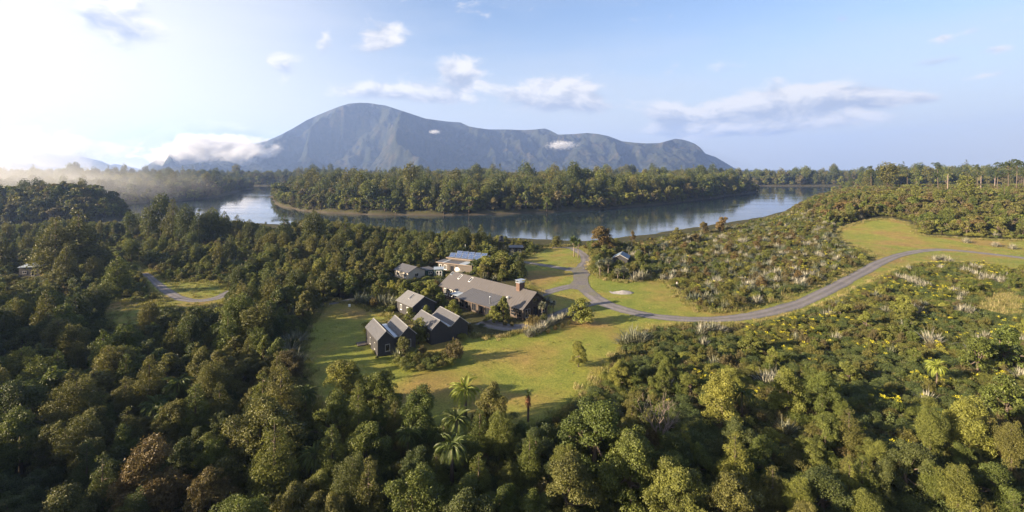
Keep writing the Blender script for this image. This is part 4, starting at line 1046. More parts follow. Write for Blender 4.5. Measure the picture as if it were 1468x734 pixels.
def fern(seed, L, nf=24):
    r = np.random.default_rng(seed); parts = []
    for k in range(nf):
        a = 6.283 * k / nf * 2.618 + r.normal(0, .15); inner = k / nf; el = R(58 - 56 * inner + r.normal(0, 6)); d = np.array([math.cos(a) * math.cos(el), math.sin(a) * math.cos(el), math.sin(el)])
        p = np.zeros(3); n = 26; st = L * r.uniform(.85, 1.1) / n; tint = r.uniform(.25, .9); q0 = []
        for i in range(n):
            q = i / (n - 1); d = d + np.array([0, 0, -1.25 * st / L * (1.1 + inner)]); d /= np.linalg.norm(d); p = p + d * st
            side = np.cross(d, (0, 0, 1)); side /= np.linalg.norm(side) + 1e-9
            wl = L * .19 * math.sin(math.pi * (q * .93 + .05)) ** .75
            q0.append((p.copy(), side, d.copy(), wl))
        C = []; N = []; S = []; A = []
        for (pp, side, dd, wl) in q0[1:]:
            for s in (-1, 1):
                ax = side * s * .9 + dd * .45; ax /= np.linalg.norm(ax); C.append(pp + ax * wl * .5 + np.array([0, 0, -.06 * wl])); N.append(np.cross(dd, side) * 1 + np.array([0, 0, 1.0]) + side * s * .35); S.append(wl * 1.05); A.append(ax)
        V, F, t = leaves(np.array(C), np.array(N), np.array(S), .30, np.full(len(C), tint), r, .10, np.array(A)); parts.append((V, F, t))
        rp = np.array([x[0] for x in q0]); sd = np.array([x[1] for x in q0]) * .015 * L / 2.2
        Vr = np.stack([rp - sd, rp + sd], 1).reshape(-1, 3); Fr = np.array([(2 * i, 2 * i + 1, 2 * i + 3, 2 * i + 2) for i in range(len(rp) - 1)]); parts.append((Vr, Fr, np.full(len(Vr), .1)))
    V, F, t = merge(parts); V[:, 2] += 3.4
    return V, F, t
def spiky_head(r, c, L, n, w, full=True):
    parts = []
    for i in range(n):
        d = r.normal(size=3); d[2] = d[2] * .9 + .35; parts.append(strip(r, c, d, L * r.uniform(.75, 1.1), w, .45, 3, r.uniform(0, 1)))
    return merge(parts)
def cabbage(seed, h, heads, L=1.15):
    r = np.random.default_rng(seed); trunk = MB(); parts = []; fork = h * .5
    trunk.tube([(0, 0, -.4), (.03, 0, fork * .5), (0, .03, fork)], [.17, .14, .12], 7)
    for k in range(heads):
        a = 6.283 * k / heads + r.normal(0, .3); q = r.uniform(.25, .55) * h * .32; e = (q * math.cos(a), q * math.sin(a), h * r.uniform(.74, .95))
        if heads == 1: e = (.05, 0, h * .85)
        trunk.tube([(0, 0, fork * .95), (e[0] * .6, e[1] * .6, fork + (e[2] - fork) * .45), e], [.10, .08, .06], 6)
        parts.append(spiky_head(r, e, L, 80, .05))
    return merge(parts), trunk
def emergent(seed, h, nl=1700):
    r = np.random.default_rng(seed); trunk = MB(); lean = r.normal(0, .02, 2) * h
    trunk.tube([(0, 0, -1), (lean[0] * .4, lean[1] * .4, h * .4), (lean[0], lean[1], h * .9)], [.42, .34, .16], 8); C = []; cr = []
    nb = r.integers(7, 11)
    for k in range(nb):
        a = r.uniform(0, 6.283); z = h * r.uniform(.58, .97); q = h * r.uniform(.02, .10); e = np.array([lean[0] + q * math.cos(a), lean[1] + q * math.sin(a), z])
        trunk.tube([(lean[0] * z / h, lean[1] * z / h, z - q * .6), tuple(e)], [.17, .07], 5)
        for _ in range(5): C.append(e + r.normal(0, 1, 3) * np.array([1.3, 1.3, 1.1])); cr.append(r.uniform(.9, 1.7))
    C = np.array(C); cr = np.array(cr)
    return clump_leaves(r, C, cr, nl, .85, .6, squash=.85, up=.3), trunk
def bare_tree(seed, h, n0=14):
    r = np.random.default_rng(seed); b = MB()
    def grow(p, d, L, rad, lev):
        q = p + d * L; m = (p + q) / 2 + r.normal(0, .05 * L, 3); b.tube([p, m, q], [rad, rad * .8, rad * .55], 5 if lev < 2 else 4, cap=False)
        if lev < 3:
            for _ in range(4 if lev == 0 else 3):
                nd = d + r.normal(0, .42, 3); nd[2] = abs(nd[2]) * .9 + .25; nd /= np.linalg.norm(nd); grow(q if r.random() < .6 else m, nd, L * r.uniform(.55, .85), rad * .55, lev + 1)
    for k in range(5):
        a = 6.283 * k / 5; d = np.array([.45 * math.cos(a), .45 * math.sin(a), 1]); grow(np.array([0, 0, -.2]), d / np.linalg.norm(d), h * .36, .085, 0)
    return b

PROTO = {}     # species -> list of dicts(crown mesh, trunk mesh or None, height, radius)
def leaf_mesh(name, geo, mat):
    V, F, t = geo; return mesh_np(name, V, F, mat, False, attrs={'tint': t})
def add(sp, geo, mat, trunk=None, bark='bark', h=1, rad=1):
    PROTO.setdefault(sp, []).append(dict(crown=leaf_mesh('crown', geo, mat), trunk=trunk.mesh('trunk', bark, True) if trunk else None, h=h, rad=rad))
for s in range(8):
    g, t = broadleaf(100 + s, 8.0, 3.6, 24000, .205, 'round' if s % 2 else 'tall', 92); add('broad_hi', g, 'leaf_green', t, h=8.6, rad=3.6)
for s in range(6):
    g, t = broadleaf(120 + s, 8.0, 3.6, 4600, .43, 'round' if s % 2 else 'tall', 68); add('broad_mid', g, 'leaf_green', t, h=8.6, rad=3.6)
for s in range(5):
    g, t = broadleaf(140 + s, 8.0, 3.7, 1200, .92, 'round', 36); add('broad_far', g, 'leaf_green', t, h=8.6, rad=3.7)
for s, shp in enumerate(('cone', 'round', 'cone')):
    g, t = conifer(160 + s, 12.0, 2.9, 20000, .26, shp); add('con_hi', g, 'leaf_dark', t, h=12.2, rad=2.9)
for s, shp in enumerate(('cone', 'round', 'cone', 'column')):
    g, t = conifer(170 + s, 12.0, 2.9, 7000, .44, shp); add('con_mid', g, 'leaf_dark', t, h=12.2, rad=2.9)
for s, shp in enumerate(('column', 'round', 'cone', 'column', 'cone', 'round')):
    g, t = conifer(180 + s, 24.0, 4.2, 1500, 1.25, shp); add('con_far', g, 'leaf_dark', t, h=24.3, rad=4.4)
for s in range(4): add('shrub_hi', shrub(200 + s, 2.4, 1.55, 4200, .15), 'leaf_green', h=2.5, rad=1.6)
for s in range(4): add('shrub_mid', shrub(210 + s, 2.4, 1.55, 1300, .29), 'leaf_green', h=2.5, rad=1.6)
for s in range(4): add('dome', shrub(220 + s, 1.7, 1.6, 5200, .13, .5, 34, .4, (.86, 1.04)), 'leaf_gorse', h=1.8, rad=1.6)
for s in range(4): add('brush', brush(230 + s, 2.8, 1.25, 2600, .20), 'leaf_brown', h=2.8, rad=1.2)
for s in range(4): add('flax', flax(240 + s, 120, 2.5, .052), 'leaf_flax', h=2.0, rad=1.8)
for s in range(3): add('fern', fern(250 + s, 1.95, 28), 'leaf_fern', MB().tube([(0, 0, -.5), (.05, 0, 1.8), (0, 0, 3.4)], [.20, .14, .12], 7), h=3.9, rad=1.7)
for s in range(3):
    g, t = cabbage(260 + s, 5.2, 5 + s); add('cabbage', g, 'leaf_fern', t, 'pale_bark', h=5.5, rad=1.8)
for s in range(5):
    g, t = emergent(270 + s, 34); add('emergent', g, 'leaf_dark', t, 'bark', h=35, rad=5)
def grass_tuft(seed, n, L, w, sp):
    r = np.random.default_rng(seed); parts = []
    for i in range(n):
        a = r.uniform(0, 6.283); el = R(r.uniform(45, 88)); p = (r.normal(0, sp), r.normal(0, sp), -.03)
        parts.append(strip(r, p, (math.cos(a) * math.cos(el), math.sin(a) * math.cos(el), math.sin(el)), L * r.uniform(.5, 1.1), w, r.uniform(.3, 1.2) / L * .6, 2, r.uniform(0, 1)))
    return merge(parts)
for s in range(3): add('tuft', grass_tuft(280 + s, 70, .62, .022, .35), 'grass_blade', h=.5, rad=.5)
for s in range(2): add('tuft_dry', grass_tuft(285 + s, 70, .85, .022, .38), 'grass_dry', h=.7, rad=.5)
def flower_spray(seed):
    r = np.random.default_rng(seed); n = 34; c = np.stack([r.normal(0, .34, n), r.normal(0, .34, n), r.uniform(.0, .42, n)], 1)
    return leaves(c, rdir(r, n) + np.array([0, 0, .8]), np.full(n, .20), .9, r.uniform(0, 1, n), r)
for s in range(3): add('flower', flower_spray(290 + s), 'petal_yellow', h=.4, rad=.5)
for s in range(3): add('litter', shrub(295 + s, .75, 1.15, 420, .22, .5, 14), 'leaf_dark', h=.8, rad=1.1)

# ------------------------------------------------------------------ planting plan
PL = []          # every plant: dict(kind, sp, v, x, y, z, s, rz, col, h, r, label, wide)
KIND_SP = {'broad': 'broad', 'con': 'con', 'leafy': 'shrub', 'dome': 'dome', 'twiggy': 'brush', 'flax': 'flax', 'fern': 'fern', 'cabbage': 'cabbage', 'emergent': 'emergent'}
cells = {}
def near_ok(x, y, r, f):
    cx_, cy_ = int(x // 6), int(y // 6)
    for i in range(cx_ - 1, cx_ + 2):
        for j in range(cy_ - 1, cy_ + 2):
            for (a, b, q) in cells.get((i, j), ()):
                if (a - x) ** 2 + (b - y) ** 2 < ((q + r) * f) ** 2: return False
    return True
def occupy(x, y, r): cells.setdefault((int(x // 6), int(y // 6)), []).append((x, y, r))
def plant(kind, x, y, h, col, label=None, wide=1.0, lod=None, zg=None, v=None):
    z = gz(x, y) if zg is None else zg
    dist = math.hypot(x, y)
    if kind in ('broad', 'con', 'leafy'):
        base = KIND_SP[kind]
        if lod is None: lod = ('hi' if dist < (105 if kind != 'leafy' else 130) else 'mid' if (dist < 330 or kind == 'leafy') else 'far')
        sp = base + '_' + lod
    else: sp = KIND_SP[kind]
    pr = PROTO[sp]; v = int(rng.integers(len(pr))) if v is None else v % len(pr); s = h / pr[v]['h']
    d = dict(kind=kind, sp=sp, v=v, x=x, y=y, z=z - 0.05, s=s, rz=float(rng.uniform(0, 6.283)), col=col, h=h, r=pr[v]['rad'] * s * wide, label=label, wide=wide, dist=dist)
    PL.append(d); occupy(x, y, d['r'] * (.55 if kind == 'fern' else 1.0)); return d
def B(x, ytop, ybase):                  # base point and height from two measured pixels
    X, Y = P(x, ybase); return X, Y, (ybase - ytop) * Y / FPX
# ---- plants that can be told apart in the photograph
def hp(kind, x, ytop, ybase, col, label=None, wide=1.0, **k):
    X, Y, h = B(x, ytop, ybase); return plant(kind, X, Y, h, col, label, wide, **k)
def ht(kind, x, ytop, h, col, label=None, wide=1.0, **k):
    if kind == 'fern': h *= .86
    X, Y = T(x, ytop, h, -2.5); return plant(kind, X, Y, h, col, label, wide, **k)
hp('broad', 829, 486, 525, 'leaf_yellow', 'small yellow green tree standing alone on the open lawn', 0.85, v=3)
hp('broad', 833, 424, 464, 'leaf_yellow', 'feathery yellow green tree at the drive end of the flax bed', 1.05, v=1)
hp('broad', 862, 325, 364, 'leaf_russet', 'big rounded russet tree on the lake shore beside the drive end', 1.35, v=3)
hp('broad', 797, 337, 355, 'leaf_olive', 'round dark green tree alone on the lake edge past the far lawn', 1.35, v=5)
hp('broad', 907, 329, 346, 'leaf_russet', 'slender lone tree leaning over the lake shore', 0.6, v=2)
hp('broad', 972, 326, 350, 'leaf_olive', 'olive domed tree rising from the lake side scrub', 1.2, v=1)
hp('broad', 1009, 318, 338, 'leaf_russet', 'brown domed tree on the lake side, the smaller of a pair', 1.1, v=3)
hp('broad', 1035, 310, 334, 'leaf_russet', 'tall brown tree on the lake side scrub, the larger of a pair', 1.0, v=5)
hp('cabbage', 823, 337, 368, 'leaf_fern', 'cabbage tree with several heads where the drive nears the lake', 1.0, v=0)
hp('cabbage', 829, 342, 369, 'leaf_fern', 'shorter cabbage tree crowding the drive end by the lake', 1.0, v=1)
for i, (x, yt, yb, lb) in enumerate([(872, 368, 396, 'cabbage tree in front of the blue roofed cabin'), (860, 372, 396, 'cabbage tree closing the thicket edge by the drive fork'), (784, 425, 452, 'cabbage tree against the gable end of the lodge'),
                                      (777, 432, 458, 'thin cabbage tree beside the gable wall of the lodge'), (793, 430, 450, 'cabbage tree standing over the flax bed by the lodge')]):
    hp('cabbage', x, yt, yb, 'leaf_flax', lb, v=i)
for (x, yt, h, c, w, v, lb) in [
    (372, 584, 10.5, 'leaf_olive', 1.15, 0, 'large olive broadleaf tree tinged with russet, in front of a shaded gully'), (218, 634, 10.0, 'leaf_russet', 1.1, 1, 'large russet tipped tree in the dark lower bush'),
    (498, 537, 8.6, 'leaf_yellow', 1.1, 2, 'sunlit yellow green tree at the near corner of the lawn'), (548, 552, 7.6, 'leaf_green', 1.0, 3, 'grey green tree beside the sunlit one at the near lawn corner'),
    (602, 574, 8.5, 'leaf_green', 1.1, 4, 'bushy green tree on the near lawn edge beside the tree ferns'), (596, 660, 9.0, 'leaf_green', 1.1, 5, 'dark bushy tree below the tree ferns'),
    (706, 574, 8.2, 'leaf_olive', .9, 0, 'narrow olive tree beside the bright tree fern'), (852, 583, 10.5, 'leaf_green', 1.2, 1, 'big many lobed green tree in the near bush under the bare tree'),
    (905, 622, 9.5, 'leaf_green', 1.0, 3, 'bright green lobe crowned tree beside the big many lobed one'), (815, 645, 9.0, 'leaf_olive', 1.05, 2, 'olive tree at the foot of the big many lobed one'),
    (1036, 552, 9.0, 'leaf_yellow', 1.0, 4, 'sunlit yellow green tree rising from the shaded thicket'), (1128, 545, 8.0, 'leaf_yellow', .9, 5, 'bright lime tree in the thicket, its top alone in sun'),
    (1180, 553, 7.6, 'leaf_green', .9, 0, 'mid green tree beside the lime topped one in the thicket'), (1392, 588, 8.2, 'leaf_yellow', 1.0, 1, 'yellow green tree in the shaded corner bush'),
    (1442, 484, 8.5, 'leaf_green', 1.1, 2, 'tall green tree where the thicket thickens below the silver flax'), (1402, 503, 7.2, 'leaf_green', 1.0, 3, 'rounded green tree beside the tall one below the silver flax'),
    (1442, 556, 7.4, 'leaf_green', 1.0, 4, 'green tree above the shaded corner bush'), (1050, 672, 8.0, 'leaf_olive', 1.1, 5, 'olive tree with drooping sprays in the lowest bush'),
    (975, 662, 8.4, 'leaf_green', 1.0, 0, 'green tree in the lowest bush under the bare tree'), (1180, 668, 6.5, 'leaf_dark', 1.3, 1, 'low wide dark tree in deep shade'),
    (95, 690, 9.0, 'leaf_olive', 1.0, 2, 'olive tree in the darkest corner of the bush'), (300, 668, 7.5, 'leaf_russet', .9, 3, 'small reddish tree between two big foreground trees'),
    (30, 560, 10.5, 'leaf_dark', 1.0, 4, 'dark tree at the shaded edge of the bush'), (668, 690, 8.5, 'leaf_dark', 1.0, 5, 'dark tree under the largest tree fern'),
    (415, 520, 6.2, 'leaf_brown', 1.1, 1, 'brown crowned tree beside the shaded lawn edge'), (1300, 640, 6.5, 'leaf_dark', 1.2, 2, 'wide dark tree low in the corner thicket')]:
    ht('broad', x, yt, h, c, lb, w, v=v)
for (x, yt, h, c, lb) in [(131, 592, 6.2, 'leaf_fern', 'tree fern alone in the dark bush'), (255, 564, 6.6, 'leaf_fern', 'large tree fern in the shaded bush'), (222, 596, 5.8, 'leaf_fern', 'tree fern, the upper of a pair beneath the large shaded one'),
                          (243, 606, 5.6, 'leaf_fern', 'tree fern, the lower of a pair beneath the large shaded one'), (437, 582, 6.0, 'leaf_fern', 'tree fern beside the big olive tree'), (667, 573, 7.2, 'leaf_fern_bright', 'bright lime tree fern catching the sun at the lawn edge'),
                          (655, 612, 6.4, 'leaf_fern', 'tree fern just under the bright lime one'), (648, 640, 7.2, 'leaf_fern', 'largest tree fern, spread wide under the other two'), (452, 655, 6.0, 'leaf_fern', 'tree fern in shade at the foot of the olive tree'),
                          (1064, 578, 6.0, 'leaf_fern', 'tree fern beside the sunlit yellow green tree of the thicket'), (1343, 541, 5.2, 'leaf_fern_bright', 'small bright tree fern in the silver flax thicket'), (585, 630, 5.8, 'leaf_fern', 'tree fern half buried by bushy green trees'),
                          (240, 530, 5.4, 'leaf_fern', 'tree fern high in the bush behind the large shaded one'), (190, 545, 5.0, 'leaf_fern', 'pale tree fern among dark trees up the slope')]:
    ht('fern', x, yt, h, c, lb, 1.0)
for (x, yt, yb, c, w, lb) in [(113, 302, 388, 'leaf_olive', 1.3, 'tallest dark conifer behind the lone shed'), (80, 313, 392, 'leaf_olive', 1.25, 'broad olive conifer beside the tallest one near the lone shed'), (95, 349, 408, 'leaf_olive', 1.0, 'smaller conifer in front of the tallest one near the lone shed'),
                              (168, 361, 424, 'leaf_green', 1.15, 'bushy green conifer beside the short gravel track'), (231, 275, 345, 'leaf_dark', .9, 'flat topped dark conifer standing highest on the river skyline'), (248, 284, 347, 'leaf_olive', .85, 'conifer just beside the flat topped one on the river skyline'),
                              (213, 292, 347, 'leaf_dark', .9, 'conifer before the flat topped one on the river skyline'), (266, 291, 349, 'leaf_dark', .9, 'pointed conifer past the flat topped one on the river skyline'), (2, 334, 392, 'leaf_olive', 1.1, 'olive conifer beyond the lone shed roof'),
                              (40, 330, 368, 'leaf_olive', 1.1, 'slim conifer behind the lone shed'), (109, 418, 482, 'leaf_dark', 1.0, 'dark conifer spire near the shaded glade'), (66, 414, 486, 'leaf_olive', 1.0, 'spire beside the dark one near the shaded glade'),
                              (214, 428, 478, 'leaf_olive', 1.0, 'small conifer just below the short gravel track'), (186, 302, 344, 'leaf_dark', 1.0, 'conifer lowest on the river skyline group'), (285, 300, 350, 'leaf_dark', 1.0, 'short dark conifer ending the river skyline group'),
                              (380, 318, 356, 'leaf_dark', .9, 'small pointed conifer by the river bend'), (408, 305, 352, 'leaf_dark', 1.0, 'dark conifer by the river bend facing the island'), (303, 297, 346, 'leaf_green', 1.1, 'green conifer at the foot of the river channel'), (322, 303, 347, 'leaf_dark', 1.1, 'dark conifer next to the green one at the channel foot'), (340, 308, 347, 'leaf_olive', 1.2, 'olive conifer by the channel, before the small pointed one'), (358, 314, 348, 'leaf_dark', 1.0, 'squat dark conifer by the channel beside the small pointed one'), (450, 300, 356, 'leaf_dark', 1.1, 'largest dark conifer facing the tip of the island'),
                              (495, 309, 362, 'leaf_dark', 1.0, 'dark conifer in the river bush beyond the big one'), (690, 322, 365, 'leaf_dark', 1.1, 'dark conifer near the water tower'), (664, 326, 366, 'leaf_dark', 1.1, 'dark conifer behind the solar panel roof'),
                              (557, 355, 384, 'leaf_green', .8, 'lime green conifer behind the pale outbuilding'), (1312, 282, 318, 'leaf_green', 1.2, 'green conifer on the brown scrub hill'), (1385, 272, 318, 'leaf_green', 1.3, 'large green conifer on the brown scrub hill'),
                              (1440, 285, 325, 'leaf_green', 1.2, 'green conifer near the edge of the brown scrub hill')]:
    hp('con', x, yt, yb, c, lb, w)
hp('con', 1272, 248, 292, 'leaf_olive', 'dark domed tree top standing out of the brown hill scrub', 1.5, v=1)
# around the buildings
for (x, yt, yb, c, w, lb) in [(578, 482, 517, 'leaf_olive', .9, 'small tree in the planted bed before the twin gabled cottage'), (600, 452, 492, 'leaf_green', .9, 'leafy tree squeezed between the two front cottages'), (632, 420, 447, 'leaf_green', 1.0, 'green tree between the lodge and the skylight cottage'),
                              (650, 428, 456, 'leaf_yellow', 1.0, 'yellow green tree at the back of the black cottage'), (722, 425, 461, 'leaf_green', .7, 'slim tree by the lodge roof dish'), (708, 437, 464, 'leaf_yellow', 1.0, 'low yellow green tree before the lodge lean-to'),
                              (588, 440, 462, 'leaf_green', .9, 'small tree at the wall of the skylight cottage'), (612, 437, 462, 'leaf_yellow', .9, 'small lime tree behind the black cottage'), (700, 366, 398, 'leaf_yellow', 1.3, 'yellow green tree crowding the back of the lodge'),
                              (722, 358, 393, 'leaf_green', 1.3, 'green tree behind the lodge beneath the water tower'), (683, 373, 397, 'leaf_green', 1.2, 'rounded tree hiding one end of the solar panel building'), (740, 372, 396, 'leaf_dark', 1.2, 'dark tree at the corner of the round lawn'),
                              (575, 398, 424, 'leaf_olive', 1.1, 'olive tree before the pale outbuilding'), (600, 400, 424, 'leaf_green', 1.1, 'green tree under the green shed'), (622, 402, 424, 'leaf_green', 1.0, 'green tree beside the far end of the lodge')]:
    hp('broad', x, yt, yb, c, lb, w, lod='mid')
for i, (x, y, k, h, c) in enumerate([(596, 525, 'leafy', 1.5, 'leaf_olive'), (610, 524, 'leafy', 1.6, 'leaf_green'), (624, 521, 'leafy', 1.7, 'leaf_green'), (638, 519, 'leafy', 1.6, 'leaf_olive'), (580, 526, 'leafy', 1.8, 'leaf_green'), (574, 515, 'flax', 2.0, 'leaf_flax'), (590, 529, 'leafy', 1.5, 'leaf_green'), (603, 532, 'leafy', 1.3, 'leaf_olive'), (617, 530, 'leafy', 1.5, 'leaf_green'), (632, 526, 'leafy', 1.4, 'leaf_olive'), (645, 523, 'leafy', 1.6, 'leaf_yellow'), (652, 517, 'twiggy', 3.8, 'leaf_brown'), (600, 520, 'twiggy', 1.9, 'leaf_olive'),
                          (615, 517, 'leafy', 1.9, 'leaf_olive'), (629, 513, 'leafy', 1.5, 'leaf_yellow'), (590, 515, 'leafy', 2.2, 'leaf_green'), (571, 522, 'leafy', 1.5, 'leaf_green'), (583, 533, 'leafy', 1.2, 'leaf_dark'), (640, 514, 'twiggy', 2.1, 'leaf_brown'), (605, 510, 'twiggy', 2.0, 'leaf_brown')]):
    X, Y = P(x, y); plant(k, X, Y, h * 1.3, c, 'bedgroup')
for (x, y, k, h, c) in [(526, 478, 'leafy', 1.6, 'leaf_yellow'), (529, 490, 'leafy', 1.0, 'leaf_yellow'), (533, 498, 'leafy', 1.1, 'leaf_yellow'), (537, 506, 'leafy', .9, 'leaf_yellow'), (541, 514, 'leafy', .8, 'leaf_yellow'), (524, 470, 'leafy', 1.8, 'leaf_yellow'), (663, 487, 'leafy', 2.0, 'leaf_yellow'), (674, 478, 'twiggy', 2.4, 'leaf_brown'), (690, 470, 'leafy', 1.4, 'leaf_dark'),
                        (560, 447, 'leafy', 1.8, 'leaf_yellow'), (548, 447, 'leafy', 1.6, 'leaf_yellow'), (696, 463, 'leafy', 1.2, 'leaf_green'), (724, 468, 'twiggy', 1.7, 'leaf_brown'), (734, 469, 'twiggy', 1.4, 'leaf_brown'), (768, 470, 'twiggy', 3.2, 'leaf_russet'), (760, 466, 'twiggy', 2.6, 'leaf_russet'), (780, 462, 'twiggy', 2.4, 'leaf_dark')]:
    X, Y = P(x, y); plant(k, X, Y, h, c, 'wallgroup')
for (x, y, h, c) in [(757, 482, 1.7, 'leaf_flax_silver'), (764, 480, 2.0, 'leaf_flax'), (770, 477, 2.0, 'leaf_flax_silver'), (777, 474, 2.1, 'leaf_flax_silver'), (784, 470, 2.0, 'leaf_flax'), (791, 466, 2.1, 'leaf_flax_silver'), (798, 463, 1.9, 'leaf_flax'), (804, 459, 1.8, 'leaf_flax_silver'), (812, 456, 1.9, 'leaf_flax'), (820, 455, 1.7, 'leaf_flax')]:
    X, Y = P(x, y); plant('flax', X, Y, h, c, 'lodgebed')
for (x, y, h, c) in [(786, 478, 1.3, 'leaf_brown'), (796, 474, 1.4, 'leaf_russet'), (806, 470, 1.3, 'leaf_brown'), (816, 466, 1.3, 'leaf_olive')]:
    X, Y = P(x, y); plant('twiggy', X, Y, h, c, 'lodgebed')
for (x, y, h, c) in [(906, 490, 3.4, 'leaf_flax'), (916, 494, 3.1, 'leaf_flax'), (896, 494, 2.8, 'leaf_flax'), (925, 490, 2.6, 'leaf_flax_dark')]:
    X, Y = P(x, y); plant('flax', X, Y, h, c, 'lawncorner')
for (x, y, h, c) in [(1008, 480, 2.6, 'leaf_flax_silver'), (1018, 478, 2.6, 'leaf_flax'), (1030, 477, 2.4, 'leaf_flax_silver'), (1000, 484, 2.2, 'leaf_flax')]:
    X, Y = P(x, y); plant('flax', X, Y, h, c, 'driveedge')
for (x, y, h, c) in [(917, 402, 3.4, 'leaf_flax_silver'), (909, 403, 2.8, 'leaf_flax_silver'), (925, 401, 3.0, 'leaf_flax')]:
    X, Y = P(x, y); plant('flax', X, Y, h, c, 'cabinfront')
for (x, y, h) in [(1296, 403, 3.0), (1304, 407, 3.2), (1312, 410, 3.4), (1320, 412, 3.2), (1329, 414, 3.0), (1286, 400, 2.8), (1366, 421, 2.8), (1374, 421, 2.8), (1304, 448, 3.2), (1314, 452, 3.4), (1380, 450, 3.2), (1390, 452, 3.2), (1333, 497, 4.2), (1342, 374, 3.0), (1352, 373, 3.0), (1361, 376, 2.8), (1382, 391, 3.2), (1391, 395, 3.2), (1402, 399, 3.4), (1413, 402, 3.4),
                  (1424, 405, 3.4), (1436, 407, 3.2), (1396, 385, 3.0), (1408, 388, 3.0), (1442, 400, 3.0), (1385, 353, 3.4), (1427, 357, 3.2), (1451, 360, 3.2), (1206, 373, 3.4), (1198, 375, 3.0), (1216, 371, 3.0), (1088, 372, 3.2), (1102, 370, 3.0), (1156, 400, 3.2), (1147, 397, 3.0), (1166, 398, 3.0), (1120, 366, 3.0), (1060, 378, 3.0), (1075, 362, 3.0), (1040, 368, 2.8), (1180, 384, 2.8), (1100, 552, 3.2), (1113, 549, 3.0)]:
    X, Y = P(x, y); plant('flax', X, Y, h * .82, 'leaf_flax_silver', 'silver')
for (x, y, h, c) in [(420, 497, 3.0, 'leaf_flax'), (428, 490, 2.6, 'leaf_flax'), (412, 510, 3.0, 'leaf_flax'), (404, 500, 2.6, 'leaf_flax_dark'), (425, 520, 2.6, 'leaf_flax'), (415, 462, 2.8, 'leaf_flax_dark'), (425, 456, 2.8, 'leaf_flax_dark'), (436, 450, 2.6, 'leaf_flax_dark'), (404, 466, 2.8, 'leaf_flax_dark'), (520, 436, 2.8, 'leaf_flax_dark'), (512, 434, 2.6, 'leaf_flax_dark'), (530, 438, 3.0, 'leaf_flax_dark'), (545, 438, 3.0, 'leaf_flax'), (556, 440, 3.0, 'leaf_flax'), (566, 442, 2.8, 'leaf_flax'), (300, 470, 2.6, 'leaf_flax_dark'), (345, 505, 2.8, 'leaf_flax_dark')]:
    X, Y = P(x, y); plant('flax', X, Y, h, c, 'lawnflank')

# ---- scatter the rest of the bush
def WP(pxs): return [P(*p) for p in pxs]
CLEAR = [[(446, 448), (434, 500), (434, 556), (460, 566), (520, 528), (565, 556), (600, 572), (650, 580), (700, 586), (750, 594), (800, 586), (845, 556), (880, 512), (940, 472), (1090, 464), (1250, 404), (1300, 376), (1420, 370), (1500, 384), (1500, 352), (1320, 346), (1300, 333), (1200, 338), (1250, 372), (1100, 436), (1000, 445),
          (960, 406), (850, 395), (845, 375), (836, 356), (790, 356), (750, 385), (780, 430), (700, 480), (560, 470), (530, 446)], [(196, 378), (232, 400), (320, 404), (328, 428), (262, 442), (222, 420)], [(140, 440), (180, 433), (230, 440), (220, 460), (160, 466)], [(1400, 440), (1416, 424), (1462, 424), (1466, 450)]]
BOX = [(634, 386, 780, 462, 165), (522, 438, 672, 514, 130), (568, 414, 622, 440, 140), (559, 380, 602, 398, 185), (604, 379, 638, 397, 182), (626, 361, 682, 386, 200), (713, 336, 724, 350, 232), (729, 350, 752, 358, 230), (879, 358, 904, 371, 205), (24, 370, 58, 398, 190), (966, 398, 975, 410, 165), (818, 336, 838, 366, 225), (925, 552, 968, 612, 71.5), (746, 552, 770, 600, 77), (640, 568, 692, 600, 64), (618, 634, 680, 668, 55), (115, 588, 148, 618, 62), (236, 560, 274, 592, 66)]
CANOPY = [(-200, 318), (0, 317), (50, 314), (90, 308), (120, 306), (150, 318), (178, 304), (220, 294), (260, 294), (300, 298), (340, 312), (395, 326), (430, 310), (480, 310), (520, 318), (560, 322), (620, 327), (680, 330), (726, 336), (760, 344), (785, 352), (815, 354), (850, 340), (880, 338), (895, 347), (935, 350), (960, 338), (990, 330), (1020, 318), (1050, 312), (1080, 310), (1120, 307), (1140, 292), (1170, 278), (1220, 266), (1300, 263), (1500, 262), (1800, 262)]
cxs = [c_[0] for c_ in CANOPY]; cys = [c_[1] for c_ in CANOPY]
def pip(poly, x, y):
    c_ = False; x1, y1 = poly[-1]
    for x2, y2 in poly:
        if (y1 > y) != (y2 > y) and x < (x2 - x1) * (y - y1) / (y2 - y1) + x1: c_ = not c_
        x1, y1 = x2, y2
    return c_
def proj(x, y, z): return CXP + FPX * x / y, HYP + FPX * (CAM_H - z) / y
def clear_ok(x, y, h, r, zg):
    pxt, pyt = proj(x, y, zg + h); pr = FPX * r / y; pxm, pym = proj(x, y, zg + h * .55)
    tests = [(pxt, pyt), (pxm - pr, pym), (pxm + pr, pym), (pxm, pym), (pxm - pr * .6, (pyt + pym) / 2), (pxm + pr * .6, (pyt + pym) / 2)]
    for poly in CLEAR:
        if any(pip(poly, a, b) for a, b in tests): return False
    _, pyb = proj(x, y, zg)
    for x0, y0, x1, y1, yd in BOX:
        if y < yd and pxt + pr > x0 and pxt - pr < x1 and pyt < y1 and pyb > y0: return False
    return True
road_pts = [(np.array(c_), w_) for c_, w_ in ROADS]
LAWNS = [smooth_poly(p, 1) for p in (LAWN_MAIN, LAWN_TRACK, LAWN_GLADE, GRASS_DRY)]
